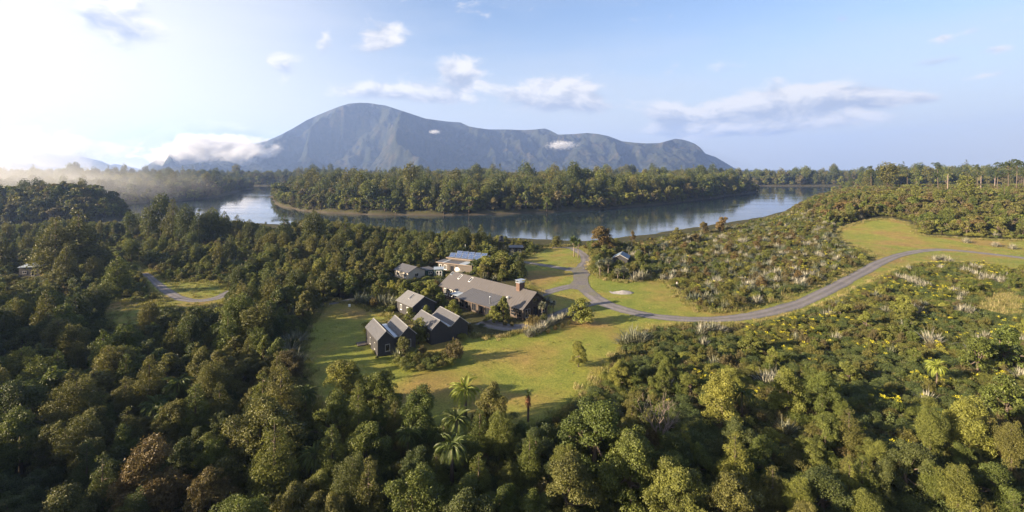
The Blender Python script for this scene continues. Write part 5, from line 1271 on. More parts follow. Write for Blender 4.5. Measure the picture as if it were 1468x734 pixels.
def scatter(name, poly, n, mix, f=0.62, canopy=True, ymin=45, far=False, lod=None):
    A = np.array(poly); x0, y0 = A.min(0); x1, y1 = A.max(0)
    X = rng.uniform(x0, x1, n); Y = rng.uniform(max(ymin, y0), y1, n)
    m = inside(poly, X, Y)
    for lw in LAWNS: m &= ~inside(lw, X, Y)
    m &= sdist(NEAR_LAND, X, Y) > 1.5 if not far else True
    for c_, w_ in road_pts: m &= segdist([tuple(q) for q in c_[::4]], X, Y, False) > w_ * .5 + 1.2
    X, Y = X[m], Y[m]; Z = terrain(X, Y)
    wts = np.array([e[1] for e in mix], float); ks = rng.choice(len(mix), len(X), p=wts / wts.sum()); cnt = 0
    patchn = fbm(X / 14 + 3, Y / 14, 2, 77)
    for x, y, z, k, pn in zip(X, Y, Z, ks, patchn):
        kind, _, (h0, h1), cols = mix[k]
        h = h0 + (h1 - h0) * rng.beta(1.6, 2.2)
        if canopy:
            px = CXP + FPX * x / y; lim = float(np.interp(px, cxs, cys)) + rng.uniform(0, 7)
            hm = CAM_H - (lim - HYP) * y / FPX - z
            if hm < h:
                h = hm
                if h < h0 * .55: continue
        ratio = {'broad': .42, 'con': .24, 'leafy': .64, 'dome': .9, 'twiggy': .43, 'flax': .8, 'fern': .5, 'cabbage': .3, 'emergent': .15}[kind]
        r = h * ratio
        if in_foot(x, y, .5 + r * .5): continue
        if not near_ok(x, y, r, f): continue
        if not clear_ok(x, y, h, r * .8, z): continue
        ci = min(len(cols) - 1, int(np.clip((pn - .28) / .44 + rng.normal(0, .22), 0, .999) * len(cols)))
        plant(kind, float(x), float(y), float(h), cols[ci], None, float(rng.uniform(.75, 1.3)), zg=float(z), lod=lod); PL[-1]['zone'] = name; cnt += 1
    return cnt
DK = ['leaf_dark', 'leaf_green', 'leaf_dark', 'leaf_green', 'leaf_dark', 'leaf_olive', 'leaf_green', 'leaf_olive']; MX = ['leaf_green', 'leaf_dark', 'leaf_olive', 'leaf_green', 'leaf_yellow', 'leaf_brown']
BRN = ['leaf_olive', 'leaf_brown', 'leaf_green', 'leaf_olive', 'leaf_brown', 'leaf_olive', 'leaf_russet']; DBR = ['leaf_dark', 'leaf_olive', 'leaf_green', 'leaf_brown', 'leaf_dark']
Z_FL = WP([(-90, 900), (-90, 455), (20, 440), (100, 445), (136, 452), (160, 472), (196, 470), (228, 462), (262, 448), (306, 442), (330, 430), (380, 425), (450, 440), (438, 466), (430, 515), (440, 585), (470, 615), (560, 628), (560, 900)])
scatter('lower bush', Z_FL, 9000, [('broad', .58, (3.8, 11.0), DK), ('con', .20, (6.5, 12), ['leaf_dark', 'leaf_olive', 'leaf_green', 'leaf_olive']), ('fern', .02, (4, 5), ['leaf_fern']), ('leafy', .22, (2.2, 4), DK), ('twiggy', .12, (2.2, 3.6), DBR), ('flax', .03, (1.8, 2.4), ['leaf_flax_dark'])], .60, ymin=44)
Z_FC = WP([(560, 628), (660, 634), (760, 624), (806, 600), (846, 568), (900, 620), (960, 700), (980, 900), (560, 900)])
scatter('near bush', Z_FC, 3500, [('broad', .48, (3.6, 9.0), ['leaf_green', 'leaf_dark', 'leaf_green', 'leaf_olive']), ('con', .10, (5, 9), ['leaf_green', 'leaf_olive']), ('fern', .06, (3.4, 4.4), ['leaf_fern']), ('leafy', .3, (1.6, 3.4), DK), ('twiggy', .15, (1.8, 3.5), BRN)], .60, ymin=44)
Z_RB = WP([(900, 625), (1000, 640), (1530, 640), (1530, 900), (980, 900), (960, 700)])
scatter('corner bush', Z_RB, 4200, [('con', .12, (5, 8.5), ['leaf_green', 'leaf_yellow', 'leaf_olive']), ('broad', .24, (3.5, 6.8), ['leaf_green', 'leaf_dark', 'leaf_olive', 'leaf_green']), ('leafy', .30, (1.8, 3.4), DK), ('dome', .24, (1.4, 2.2), ['leaf_gorse']), ('twiggy', .14, (2, 3.4), BRN), ('fern', .02, (4, 5), ['leaf_fern'])], .60, ymin=44)
Z_RT = WP([(846, 568), (868, 540), (886, 512), (900, 486), (930, 474), (1000, 468), (1080, 468), (1140, 456), (1200, 434), (1250, 407), (1290, 390), (1330, 378), (1400, 380), (1480, 394), (1560, 404), (1560, 640), (1100, 640), (1000, 640), (900, 625)])
scatter('flowering thicket', Z_RT, 16000, [('dome', .44, (1.3, 2.1), ['leaf_gorse', 'leaf_gorse', 'leaf_green', 'leaf_olive']), ('leafy', .20, (1.5, 2.8), ['leaf_gorse', 'leaf_green', 'leaf_olive', 'leaf_yellow']), ('twiggy', .15, (1.8, 3.2), ['leaf_olive', 'leaf_green', 'leaf_olive', 'leaf_brown']), ('broad', .040, (3.6, 6), ['leaf_green', 'leaf_yellow']), ('flax', .022, (1.8, 2.6), ['leaf_flax_silver', 'leaf_flax'])], .56)
Z_MR = WP([(968, 416), (985, 434), (1000, 444), (1040, 445), (1080, 438), (1120, 426), (1165, 410), (1216, 386), (1250, 366), (1236, 358), (1204, 351), (1192, 338), (1170, 322), (1130, 314), (1080, 324), (1030, 334), (960, 343), (900, 352), (878, 362), (880, 372), (905, 385), (930, 398), (955, 402)])
scatter('lakeside scrub', Z_MR, 12000, [('dome', .26, (1.6, 2.4), ['leaf_gorse', 'leaf_green', 'leaf_olive']), ('leafy', .22, (1.8, 3.2), ['leaf_green', 'leaf_olive', 'leaf_yellow']), ('twiggy', .17, (2, 3.6), ['leaf_olive', 'leaf_green', 'leaf_brown', 'leaf_olive', 'leaf_brown']), ('flax', .20, (1.9, 3.0), ['leaf_flax', 'leaf_flax', 'leaf_flax_dark', 'leaf_flax_silver']), ('broad', .05, (3.5, 5.5), ['leaf_green', 'leaf_olive', 'leaf_russet'])], .58)
Z_CB = WP([(842, 352), (900, 350), (960, 345), (962, 398), (905, 400), (878, 402), (858, 394), (848, 386), (854, 372)])
scatter('cabin trees', Z_CB, 3500, [('broad', .55, (4, 7.5), ['leaf_green', 'leaf_olive', 'leaf_dark', 'leaf_green']), ('leafy', .3, (1.8, 3.2), MX), ('twiggy', .1, (1.8, 3.2), BRN), ('cabbage', .05, (4, 5.5), ['leaf_flax'])], .56)
Z_CM = WP([(366, 330), (420, 331), (530, 337), (650, 347), (790, 352), (760, 363), (742, 376), (740, 392), (748, 404), (690, 404), (660, 440), (640, 455), (612, 470), (600, 462), (580, 455), (560, 450), (530, 442), (510, 436), (500, 426), (470, 432), (450, 440), (380, 425)])
scatter('river bush', Z_CM, 14000, [('broad', .52, (4.5, 9.5), ['leaf_green', 'leaf_green', 'leaf_olive', 'leaf_yellow', 'leaf_green', 'leaf_dark', 'leaf_yellow', 'leaf_olive']), ('con', .06, (8, 13), ['leaf_dark', 'leaf_green', 'leaf_olive']), ('leafy', .24, (2, 3.6), MX), ('twiggy', .10, (2, 4), BRN), ('flax', .05, (2, 3), ['leaf_flax', 'leaf_flax_dark'])], .56)
Z_LM = WP([(-140, 470), (-140, 331), (0, 330), (120, 328), (180, 326), (300, 325), (370, 328), (372, 395), (380, 425), (330, 428), (326, 412), (300, 402), (250, 404), (228, 398), (198, 374), (186, 380), (190, 392), (218, 424), (230, 436), (222, 434), (180, 430), (140, 438), (136, 452), (100, 445), (20, 440)])
scatter('track bush', Z_LM, 16000, [('broad', .24, (3.5, 7), ['leaf_green', 'leaf_yellow', 'leaf_olive', 'leaf_green', 'leaf_dark']), ('con', .03, (7, 13), ['leaf_dark', 'leaf_olive', 'leaf_green']), ('leafy', .42, (1.8, 3.4), ['leaf_green', 'leaf_olive', 'leaf_yellow', 'leaf_green', 'leaf_brown']), ('twiggy', .22, (1.8, 3.4), BRN), ('flax', .04, (2, 2.8), ['leaf_flax_dark'])], .60)
Z_HILL = WP([(1140, 316), (1192, 335), (1230, 329), (1270, 327), (1308, 332), (1320, 343), (1352, 344), (1400, 347), (1560, 352), (1800, 320), (1800, 290), (1560, 280)]) + [(900, 760), (560, 760), (420, 700), (330, 590), (285, 500)]
scatter('hill scrub', Z_HILL, 26000, [('broad', .80, (5.5, 10.5), ['leaf_olive', 'leaf_brown', 'leaf_brown', 'leaf_olive', 'leaf_green', 'leaf_russet', 'leaf_green']), ('leafy', .12, (2.4, 4), ['leaf_olive', 'leaf_yellow']), ('con', .05, (8, 14), ['leaf_green', 'leaf_olive'])], .54)
# the greener skirt of the hill along the field
Z_SKIRT = WP([(1140, 318), (1192, 336), (1230, 330), (1270, 328), (1308, 333), (1320, 344), (1352, 345), (1400, 348), (1560, 353), (1560, 338), (1400, 332), (1310, 318), (1230, 316), (1150, 308)])
scatter('hill skirt', Z_SKIRT, 5000, [('broad', .4, (3.5, 6), ['leaf_yellow', 'leaf_green', 'leaf_olive']), ('leafy', .5, (2, 3.6), ['leaf_yellow', 'leaf_green']), ('flax', .1, (2.4, 3.2), ['leaf_flax_silver'])], .5)
# taller growth along the river bank
SHORE = WP([(-140, 336), (0, 334), (120, 331), (180, 329), (300, 328), (370, 331), (420, 333), (530, 339), (650, 349), (700, 352), (700, 360), (600, 352), (500, 348), (420, 344), (300, 340), (120, 345), (-140, 352)])
scatter('track bush', SHORE, 5000, [('broad', .6, (6, 11), ['leaf_green', 'leaf_olive', 'leaf_dark', 'leaf_green']), ('con', .25, (9, 16), ['leaf_dark', 'leaf_green', 'leaf_olive'])], .42)
SHORE_EAST = WP([(770, 353), (835, 356), (900, 349), (960, 339), (1030, 329), (1080, 321), (1120, 310), (1138, 299), (1154, 300), (1130, 318), (1080, 328), (1030, 338), (960, 349), (900, 357), (862, 361), (850, 357), (835, 360), (812, 354.6)])
scatter('lakeside scrub', SHORE_EAST, 6000, [('leafy', .6, (1.2, 2.4), ['leaf_green', 'leaf_olive', 'leaf_yellow', 'leaf_brown']), ('twiggy', .3, (1.4, 2.6), BRN), ('flax', .1, (1.6, 2.2), ['leaf_flax'])], .42, canopy=False)
# emergent trees and snags on the hill skyline
for (x, yt, Y) in [(1345, 233, 500), (1249, 237, 560), (1301, 238, 620), (1402, 236, 560), (1429, 233, 470), (1446, 230, 520), (1457, 228, 500), (1467, 235, 540)]:
    X = (x - CXP) * Y / FPX; z = gz(X, Y); h = CAM_H + (HYP - yt) * Y / FPX - z; plant('emergent', X, Y, h, 'leaf_dark', None, 1.0, zg=z); PL[-1]['zone'] = 'hill skyline'
def forest(name, poly, step, mix, xr=None, yr=None, grow=0.0):
    A = np.array(poly); x0, y0 = A.min(0); x1, y1 = A.max(0)
    if xr: x0, x1 = xr
    if yr: y0, y1 = yr
    gx, gy = np.meshgrid(np.arange(x0, x1, step), np.arange(y0, y1, step)); gx = gx.ravel() + rng.uniform(-.48, .48, gx.size) * step; gy = gy.ravel() + rng.uniform(-.48, .48, gy.size) * step
    m = (sdist(poly, gx, gy) > -9.0) & (np.abs(gx) < 1.13 * gy + 30)
    gx, gy = gx[m], gy[m]; Z = terrain(gx, gy); ed = sdist(poly, gx, gy); keep = (Z > WATER_Z + .35) & ((ed > -1) | (rng.random(len(Z)) < .9)); pat = fbm(gx / 60, gy / 60, 3, 91)
    for x, y, z, e, pn, k in zip(gx, gy, Z, ed, pat, keep):
        if not k: continue
        small = e < 16 + rng.uniform(0, 14)
        u = rng.random()
        if small and u < .75: plant('broad', x, y, rng.uniform(7, 14), ['leaf_yellow', 'leaf_green', 'leaf_green', 'leaf_olive', 'leaf_brown'][rng.integers(5)], None, rng.uniform(.8, 1.1), 'far', z)
        elif u < mix[0] + .35 * (pn - .5): plant('con', x, y, rng.uniform(*mix[1]) * (.72 + .5 * pn) * (rng.uniform(1.2, 1.5) if rng.random() < .09 else 1.0), ['leaf_dark', 'leaf_green', 'leaf_dark', 'leaf_olive'][rng.integers(4)], None, rng.uniform(.85, 1.25), 'far', z)
        else: plant('broad', x, y, rng.uniform(*mix[2]), ['leaf_green', 'leaf_dark', 'leaf_olive', 'leaf_olive', 'leaf_brown', 'leaf_green'][rng.integers(6)], None, rng.uniform(.8, 1.1), 'far', z)
        PL[-1]['zone'] = name
forest('island forest', ISLAND, 7.6, (.58, (16, 33), (10, 23)))
forest('far spit', SPIT_FAR, 10.0, (.45, (18, 27), (14, 22)))
forest('misty knoll', SPIT_NEAR, 7.0, (.25, (14, 22), (12, 18)))
forest('far bank', FAR_BANK, 12.5, (.55, (24, 36), (18, 28)), (-1500, 1900), (1255, 1400))
forest('far point', NEAR_LAND, 12.0, (.4, (18, 30), (14, 22)), (560, 1200), (760, 1180))
# the bush goes on out of frame to the left, where the low sun comes from
for _ in range(520):
    Y = rng.uniform(20, 120); X = -1.05 * Y - rng.uniform(6, 95)
    if near_ok(X, Y, 3.2, .7): plant('con' if rng.random() < .5 else 'broad', X, Y, rng.uniform(10, 19), 'leaf_dark', None, 1.2, 'mid'); PL[-1]['zone'] = 'out'

# ------------------------------------------------------------------ put the plants in the scene
NAMES = {'broad': ('broadleaf_tree', 'tree'), 'con': ('conifer_tree', 'tree'), 'leafy': ('leafy_shrub', 'shrub'), 'dome': ('domed_shrub', 'shrub'), 'twiggy': ('twiggy_shrub', 'shrub'),
         'flax': ('flax_bush', 'flax'), 'fern': ('tree_fern', 'tree fern'), 'cabbage': ('cabbage_tree', 'tree'), 'emergent': ('emergent_tree', 'tree')}
LIMIT = {'broad': 290, 'con': 290, 'leafy': 200, 'dome': 220, 'twiggy': 200, 'flax': 260, 'fern': 99, 'cabbage': 99, 'emergent': 99}
COLW = {'leaf_green': 'mid green', 'leaf_dark': 'dark green', 'leaf_olive': 'olive green', 'leaf_russet': 'russet', 'leaf_brown': 'brown', 'leaf_yellow': 'yellow green', 'leaf_fern': 'green', 'leaf_fern_bright': 'lime', 'leaf_flax': 'grey green',
        'leaf_flax_silver': 'silvery', 'leaf_flax_dark': 'dark', 'leaf_gorse': 'deep green'}
LOOK = {'broad': 'rounded tree', 'con': 'conifer', 'leafy': 'leafy shrub', 'dome': 'low domed shrub', 'twiggy': 'upright twiggy shrub', 'flax': 'spiky flax bush', 'fern': 'tree fern', 'cabbage': 'cabbage tree', 'emergent': 'tall bare trunked tree'}
LAND = {'the twin gabled cottage': (-26, 107), 'the black walled cottage': (-15, 116), 'the skylight cottage': (-27, 134), 'the lodge chimney': (2, 138), 'the far end of the lodge': (-20, 156), 'the green shed': P(628, 396), 'the pale outbuilding': P(575, 396),
        'the solar panel roof': P(655, 380), 'the water tower': D4, 'the lakeside hut': P(740, 360), 'the blue roofed cabin': H0, 'the gravel heap': P(892, 420), 'the lone shed': S0, 'the short gravel track': P(260, 429), 'the shaded glade': P(180, 450),
        'the lone lawn tree': P(829, 525), 'the bare dead tree': P(945, 640), 'the brown skirted cabbage tree': P(758, 602), 'the bright lime tree fern': P(667, 640), 'the big olive foreground tree': P(372, 700), 'the russet foreground tree': P(218, 760),
        'the sunlit corner tree': P(498, 620), 'the grassy field': P(1260, 345), 'the bend of the drive': P(1290, 372), 'the dry grass patch': P(1435, 440), 'the largest silver flax': P(1333, 497), 'the drive fork': P(832, 400), 'the near edge of the drive': P(1050, 470),
        'the standing person': (px_, py_), 'the footpath end': P(500, 432), 'the biggest lobed tree': P(852, 680), 'the tallest shed conifer': P(110, 392), 'the flat topped conifer': P(231, 345), 'the lime topped thicket tree': P(1128, 620), 'the corner lime tree': P(1392, 690),
        'the shaded large tree fern': P(255, 650), 'the river bend conifers': P(450, 356), 'the lake shore russet tree': P(862, 364), 'the brown lakeside pair': P(1020, 336), 'the green hill conifers': P(1385, 318)}
ZONEW = {'lower bush': 'in the dark bush below the lawn', 'near bush': 'in the near bush under the lawn', 'corner bush': 'in the bush under the flowering thicket', 'flowering thicket': 'in the yellow flowering thicket', 'lakeside scrub': 'in the scrub between drive and lake',
         'cabin trees': 'in the clump around the blue roofed cabin', 'river bush': 'in the bush between the cottages and the river', 'track bush': 'in the bush around the short gravel track', 'hill scrub': 'on the brown scrub hill', 'hill skirt': 'along the field edge of the hill',
         'island forest': 'in the island forest across the river', 'far spit': 'on the misty spit across the river', 'misty knoll': 'on the misty knoll across the channel', 'far bank': 'on the far river bank', 'far point': 'on the far point beyond the hill', 'hill skyline': 'on the hill skyline', 'out': 'beyond the bush edge'}
GROUPW = {'bedgroup': ('in the planted bed before the twin gabled cottage', 'planted bed shrubs'), 'wallgroup': ('against the walls of the lodge and cottages', 'shrubs along the walls'), 'lodgebed': ('in the bed before the lodge gable', 'plants of the lodge bed'), 'lawncorner': ('in the dense clump at the lawn corner near the drive', 'flax at the lawn corner'),
          'driveedge': ('at the thicket edge beside the drive', 'flax beside the drive'), 'cabinfront': ('on the lawn edge below the blue roofed cabin', 'flax below the cabin'), 'silver': ('in the thickets beside the far drive', 'silver flax by the far drive'), 'lawnflank': ('in the bush at the shaded side of the lawn', 'flax beside the lawn')}
ORD = ['', 'second', 'third', 'fourth', 'fifth', 'sixth', 'seventh', 'eighth', 'ninth']
def in_view(p):
    px, pt = proj(p['x'], p['y'], p['z'] + p['h']); return -15 < px < 1483 and pt < 738
for p in PL: p['app'] = p['h'] * (1 if p['kind'] in ('con', 'broad', 'emergent', 'cabbage') else 1.3) / p['dist'] if in_view(p) else 0
THINGS = []; STUFF = []
for k in NAMES:
    q = sorted([p for p in PL if p['kind'] == k], key=lambda p: (p['label'] is None, -p['app']))
    a = [p for p in q if p['app'] > 0 and p.get('zone') != 'out'][:LIMIT[k]]; ids = {id(p) for p in a}
    THINGS += a; STUFF += [p for p in q if id(p) not in ids]
# labels: by look and by the landmark it stands next to
by = {}
for p in THINGS:
    if p['label'] and p['label'] not in GROUPW: p['lab'] = p['label']; p['grp'] = None; continue
    ln = min(LAND, key=lambda n: (LAND[n][0] - p['x']) ** 2 + (LAND[n][1] - p['y']) ** 2); p['ln'] = ln; p['ld'] = math.hypot(LAND[ln][0] - p['x'], LAND[ln][1] - p['y'])
    if p['label'] in GROUPW and p['label'] not in ('silver', 'lawnflank', 'wallgroup'):
        w_, g_ = GROUPW[p['label']]; p['lab'] = f"{COLW[p['col']]} {LOOK[p['kind']]} {w_}"; p['grp'] = g_
        continue
    by.setdefault((p['kind'], p['col'], ln), []).append(p)
USED = set()
for (k, col, ln), v in by.items():
    v.sort(key=lambda p: p['ld'])
    for i, p in enumerate(v):
        look = f"{COLW[col]} {LOOK[k]}"
        if i < 9 and p['ld'] < 45:
            p['lab'] = f"{look} standing next to {ln}" if i == 0 else f"{look}, {ORD[i]} out from {ln}"; p['grp'] = None
        elif p.get('zone') not in ('island forest', 'far spit', 'misty knoll', 'far bank', 'far point'):
            l2 = sorted(LAND, key=lambda n: (LAND[n][0] - p['x']) ** 2 + (LAND[n][1] - p['y']) ** 2)[1:3]; p['grp'] = None
            for q in (f"{look} between {ln} and {l2[0]}", f"{look} between {ln} and {l2[1]}", f"{'large' if p['h'] > 5 else 'small'} {look} between {ln} and {l2[0]}", f"{'tall' if p['h'] > 5 else 'stout'} {look} between {ln} and {l2[1]}"):
                if q not in USED and len(q.split()) <= 16: break
            else: q = f"{look} {ZONEW.get(p.get('zone'), 'in the bush')}"; p['grp'] = f"{look}s {ZONEW.get(p.get('zone'), 'in the bush')}"
            p['lab'] = q; USED.add(q)
        else: p['lab'] = f"{look} {ZONEW.get(p.get('zone'), 'in the bush')}"; p['grp'] = f"{look}s {ZONEW.get(p.get('zone'), 'in the bush')}"
# labels must be unique outside groups
seen = {}
for p in THINGS: seen.setdefault(p['lab'], []).append(p)
for l_, v in seen.items():
    if len(v) > 1:
        for p in v: p['grp'] = v[0]['grp'] or ('plants ' + ZONEW.get(v[0].get('zone'), 'in the bush'))
GNAME = {'broad': 'trees of the bush', 'con': 'conifers of the bush', 'leafy': 'leafy shrubs', 'dome': 'domed shrubs', 'twiggy': 'twiggy shrubs', 'flax': 'flax bushes', 'fern': 'tree ferns', 'cabbage': 'cabbage trees', 'emergent': 'emergent skyline trees'}
def put_col(o, mat):
    o.material_slots[0].link = 'OBJECT'; o.material_slots[0].material = MATS[mat]
for p in THINGS:
    pr = PROTO[p['sp']][p['v']]; nm, cat = NAMES[p['kind']]; sc = (p['s'] * p['wide'], p['s'] * p['wide'], p['s'])
    if pr['trunk'] is None:
        o = link(nm, pr['crown'], loc=(p['x'], p['y'], p['z']), rot=(0, 0, p['rz']), scale=sc); put_col(o, p['col'])
    else:
        o = empty(nm, (p['x'], p['y'], p['z']), p['rz']); o.scale = sc
        c_ = link('crown', pr['crown'], o); put_col(c_, p['col']); link('trunk', pr['trunk'], o)
    tag(o, p['lab'], cat, p['grp'] or GNAME[p['kind']])

# ---- masses nobody could count: instanced by geometry nodes
def point_mesh(name, pts, rz, scl, idx):
    me = bpy.data.meshes.new(name); n = len(pts); me.vertices.add(n); me.vertices.foreach_set('co', np.asarray(pts, np.float32).ravel())
    a = me.attributes.new('rot', 'FLOAT_VECTOR', 'POINT'); r3 = np.zeros((n, 3), np.float32); r3[:, 2] = rz; a.data.foreach_set('vector', r3.ravel())
    a = me.attributes.new('scl', 'FLOAT_VECTOR', 'POINT'); a.data.foreach_set('vector', np.asarray(scl, np.float32).ravel())
    a = me.attributes.new('idx', 'INT', 'POINT'); a.data.foreach_set('value', np.asarray(idx, np.int32)); return me
def gn_instancer(name, coll):
    g = bpy.data.node_groups.new(name, 'GeometryNodeTree'); g.interface.new_socket('Geometry', in_out='INPUT', socket_type='NodeSocketGeometry'); g.interface.new_socket('Geometry', in_out='OUTPUT', socket_type='NodeSocketGeometry')
    n = g.nodes; l = g.links; gi = n.new('NodeGroupInput'); go = n.new('NodeGroupOutput'); ip = n.new('GeometryNodeInstanceOnPoints'); ci = n.new('GeometryNodeCollectionInfo')
    ci.inputs['Collection'].default_value = coll; ci.inputs['Separate Children'].default_value = True; ci.inputs['Reset Children'].default_value = True
    def na(nm, typ): a = n.new('GeometryNodeInputNamedAttribute'); a.data_type = typ; a.inputs[0].default_value = nm; return [o for o in a.outputs if o.enabled][0]
    e2r = n.new('FunctionNodeEulerToRotation'); l.new(na('rot', 'FLOAT_VECTOR'), e2r.inputs[0]); l.new(e2r.outputs[0], ip.inputs['Rotation'])
    l.new(gi.outputs[0], ip.inputs['Points']); l.new(ci.outputs[0], ip.inputs['Instance']); ip.inputs['Pick Instance'].default_value = True
    l.new(na('idx', 'INT'), ip.inputs['Instance Index']); l.new(na('scl', 'FLOAT_VECTOR'), ip.inputs['Scale']); l.new(ip.outputs[0], go.inputs[0])
    return g
SETN = [0]
def stuff(name, items, label, cat):
    """items: list of (species, variant, colour, x, y, z, rz, (sx, sy, sz))"""
    if not items: return
    keys = sorted({(i[0], i[1], i[2]) for i in items}); root = bpy.data.collections.new('set_%02d' % SETN[0]); SETN[0] += 1; order = {}
    for j, (sp, v, col) in enumerate(keys):
        cc = bpy.data.collections.new('%s_%04d' % (root.name, j)); root.children.link(cc); pr = PROTO[sp][v]; order[(sp, v, col)] = j
        o = bpy.data.objects.new('source_crown', pr['crown']); cc.objects.link(o)
        if col: put_col(o, col)
        if pr['trunk'] is not None: cc.objects.link(bpy.data.objects.new('source_trunk', pr['trunk']))
    me = point_mesh(name, [i[3:6] for i in items], [i[6] for i in items], [i[7] for i in items], [order[(i[0], i[1], i[2])] for i in items])
    o = link(name, me); md = o.modifiers.new('scatter', 'NODES'); md.node_group = gn_instancer(name, root); tag(o, label, cat, kind='stuff'); return o
def as_item(p): return (p['sp'], p['v'], p['col'], p['x'], p['y'], p['z'], p['rz'], (p['s'] * p['wide'], p['s'] * p['wide'], p['s']))
FARZ = ('island forest', 'far spit', 'misty knoll', 'far bank', 'far point')
stuff('forest', [as_item(p) for p in STUFF if p['kind'] in ('broad', 'con') and p.get('zone') in FARZ], 'dense native forest covering the island and the far river banks', 'forest')
stuff('bush_foliage', [as_item(p) for p in STUFF if p['kind'] in ('broad', 'con', 'fern', 'cabbage', 'emergent') and p.get('zone') not in FARZ], 'unbroken canopy of smaller native trees filling the bush', 'foliage')
stuff('shrubbery', [as_item(p) for p in STUFF if p['kind'] in ('leafy', 'dome', 'twiggy')], 'tangled low scrub filling the gaps between larger shrubs', 'shrubbery')
stuff('flax_undergrowth', [as_item(p) for p in STUFF if p['kind'] == 'flax'], 'mass of small flax clumps scattered through the scrub', 'flax')

# undergrowth over the bush floor
def ground_items(poly, n, sp, cols, hs, ymin=44, lawn_ok=False, band=None):
    A = np.array(poly); X = rng.uniform(A[:, 0].min(), A[:, 0].max(), n); Y = rng.uniform(max(ymin, A[:, 1].min()), A[:, 1].max(), n); m = inside(poly, X, Y) & (np.abs(X) < 1.08 * Y + 6)
    if not lawn_ok:
        for lw in LAWNS: m &= ~inside(lw, X, Y)
    for c_, w_ in road_pts: m &= segdist([tuple(q) for q in c_[::4]], X, Y, False) > w_ * .5 + .5
    X, Y = X[m], Y[m]; Z = terrain(X, Y); out = []
    for x, y, z in zip(X, Y, Z):
        if z < WATER_Z + .6 or in_foot(x, y, .3): continue
        s = rng.uniform(*hs); out.append((sp, int(rng.integers(len(PROTO[sp]))), cols[rng.integers(len(cols))], float(x), float(y), float(z), float(rng.uniform(0, 6.28)), (s, s, s * rng.uniform(.8, 1.3))))
    return out
UG = []
for poly, n, cols in ((Z_FL, 2600, ['leaf_dark', 'leaf_dark', 'leaf_brown']), (Z_FC, 800, ['leaf_dark', 'leaf_green']), (Z_RB, 1200, ['leaf_dark', 'leaf_gorse']), (Z_RT, 4200, ['leaf_gorse', 'leaf_olive', 'leaf_brown']), (Z_MR, 4200, ['leaf_gorse', 'leaf_olive', 'leaf_brown', 'leaf_yellow']), (Z_CB, 900, ['leaf_green', 'leaf_olive']), (Z_CM, 4500, ['leaf_green', 'leaf_dark', 'leaf_olive']), (Z_LM, 8000, ['leaf_green', 'leaf_olive', 'leaf_brown', 'leaf_yellow']), (Z_SKIRT, 2500, ['leaf_yellow', 'leaf_green', 'leaf_olive'])):
    UG += ground_items(poly, n * 2, 'litter', cols, (.7, 1.4))
stuff('undergrowth', UG, 'low leafy undergrowth carpeting the bush floor', 'undergrowth')
# grass: ragged fringe of every lawn and gravel edge, rough clearings, dry patch
GR = []
def fringe(pts, closed, per_m, spread, sp, cols, hs, only=None):
    n = len(pts)
    for i in range(n if closed else n - 1):
        a = np.array(pts[i]); b = np.array(pts[(i + 1) % n]); L = np.hypot(*(b - a)); k = rng.poisson(L * per_m)
        for _ in range(k):
            q = a + (b - a) * rng.random() + rng.normal(0, spread, 2)
            if q[1] < 40 or abs(q[0]) > 1.1 * q[1] or in_foot(q[0], q[1], .1): continue
            if sp != 'tuft_dry' and any(np.min(np.hypot(c_[:, 0] - q[0], c_[:, 1] - q[1])) < w_ * .46 for c_, w_ in road_pts): continue
            s = rng.uniform(*hs); GR.append((sp, int(rng.integers(len(PROTO[sp]))), cols[rng.integers(len(cols))], float(q[0]), float(q[1]), gz(*q), float(rng.uniform(0, 6.28)), (s, s, s * rng.uniform(.7, 1.2))))
for lw in LAWNS: fringe(lw, True, 3.0, .75, 'tuft', ['grass_blade'], (.7, 1.7))
fringe(LAWNS[0], True, .7, 1.0, 'tuft_dry', ['grass_dry'], (.6, 1.3))
GR += ground_items(LAWN_TRACK, 1500, 'tuft', ['grass_blade'], (.5, 1.2), lawn_ok=True) + ground_items(LAWN_GLADE, 400, 'tuft', ['grass_blade'], (.4, .9), lawn_ok=True) + ground_items(GRASS_DRY, 1600, 'tuft_dry', ['grass_blade', 'grass_blade', 'grass_dry'], (.8, 1.6), lawn_ok=True) + ground_items(Z_LM, 5000, 'tuft', ['grass_blade', 'grass_dry'], (1.0, 2.2)) + ground_items(Z_MR, 2200, 'tuft_dry', ['grass_dry', 'grass_blade'], (1.0, 2.0))
GR += ground_items(LAWN_MAIN, 9000, 'tuft', ['grass_blade', 'grass_blade', 'grass_dry'], (.16, .42), lawn_ok=True)
stuff('grass', GR, 'long grass fringing the lawns and clearings', 'grass')
# yellow flower sprays on the thicket shrubs
FLW = []
cand = [p for p in PL if p.get('zone') in ('flowering thicket', 'lakeside scrub', 'corner bush') and p['kind'] in ('dome', 'leafy', 'twiggy')]
fx = np.array([p['x'] for p in cand]); fy = np.array([p['y'] for p in cand]); dn = fbm(fx / 7, fy / 7, 2, 123); lim = {'flowering thicket': .62, 'lakeside scrub': .66, 'corner bush': .64}
for p, d_ in zip(cand, dn):
    if d_ > lim[p['zone']]:
        for _ in range(rng.poisson(1.2 if p['zone'] == 'flowering thicket' else 1.0)):
            a = rng.uniform(0, 6.283); q = p['r'] * rng.uniform(0, .7); s = rng.uniform(.28, .62)
            FLW.append(('flower', int(rng.integers(3)), None, p['x'] + q * math.cos(a), p['y'] + q * math.sin(a), p['z'] + p['h'] * (1 - .45 * (q / p['r']) ** 2) * .96, rng.uniform(0, 6.28), (s, s, s * 1.4)))
stuff('yellow_flower_foliage', FLW, 'bright yellow flower sprays dotted over the thicket', 'flowers')

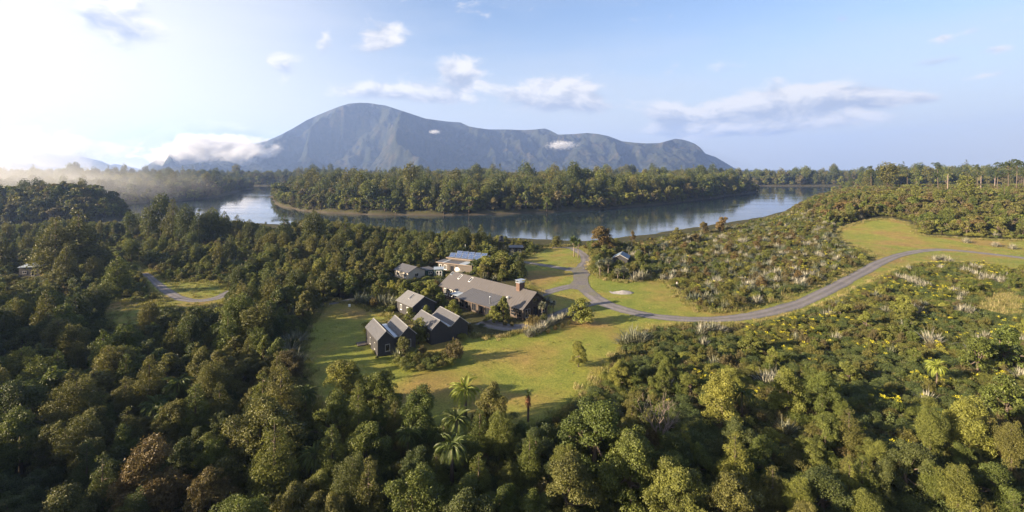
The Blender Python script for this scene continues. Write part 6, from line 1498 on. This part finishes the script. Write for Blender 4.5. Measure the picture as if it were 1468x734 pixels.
# ---- single plants with a build of their own
X, Y = P(945, 632)
s = empty('bare_tree', (X, Y, gz(X, Y))); tag(s, 'leafless pinkish grey dead tree with upswept branches in the near bush', 'tree')
h_ = (632 - 558) * Y / FPX; bare_tree(5, h_).build('branches', 'dead_wood', s)
X, Y = P(757, 603); h_ = (603 - 557) * Y / FPX
s = empty('cabbage_tree', (X, Y, gz(X, Y))); tag(s, 'single headed cabbage tree with a skirt of brown dead leaves at the lawn edge', 'tree', GNAME['cabbage'])
MB().tube([(0, 0, -.5), (.04, 0, h_ * .45), (0, .03, h_ * .86)], [.20, .16, .13], 8).build('trunk', 'bark', s)
r_ = np.random.default_rng(77); sk = []
for i in range(130):
    a = r_.uniform(0, 6.283); z_ = h_ * r_.uniform(.52, .86); sk.append(strip(r_, (0, 0, z_), (math.cos(a) * .8, math.sin(a) * .8, .1), r_.uniform(.6, 1.0), .045, 2.2, 3, r_.uniform(0, 1)))
link('dead_skirt', leaf_mesh('dead_skirt', merge(sk), 'dead_frond'), s)
link('crown', leaf_mesh('crown', spiky_head(r_, (0, 0, h_ * .88), .95, 70, .045), 'leaf_fern'), s)
X, Y = P(1358, 0 + 290)
for (x, yt, Yd, lb) in [(1358.5, 249, 500, 'pale broken trunk standing bare beside the tallest skyline tree'), (1406, 252, 520, 'pale bare trunk beneath a small skyline tree'), (1388, 253, 540, 'short pale stub of a dead trunk on the hill'), (1426, 253, 500, 'pale bare trunk beside the skyline tree clump')]:
    X = (x - CXP) * Yd / FPX; z_ = gz(X, Yd); h_ = CAM_H + (HYP - yt) * Yd / FPX - z_
    b = MB(); b.tube([(0, 0, -1), (.15, .1, h_ * .5), (.3, -.1, h_ * .9), (.45, 0, h_)], [.42, .34, .26, .10], 8); b.tube([(.2, 0, h_ * .7), (1.6, .3, h_ * .82)], [.2, .06], 5); b.tube([(.2, 0, h_ * .8), (-1.1, .3, h_ * .9)], [.18, .05], 5)
    o = b.build('dead_trunk', 'dead_wood', loc=(X, Yd, z_)); tag(o, lb, 'tree', 'dead trunks on the hill')
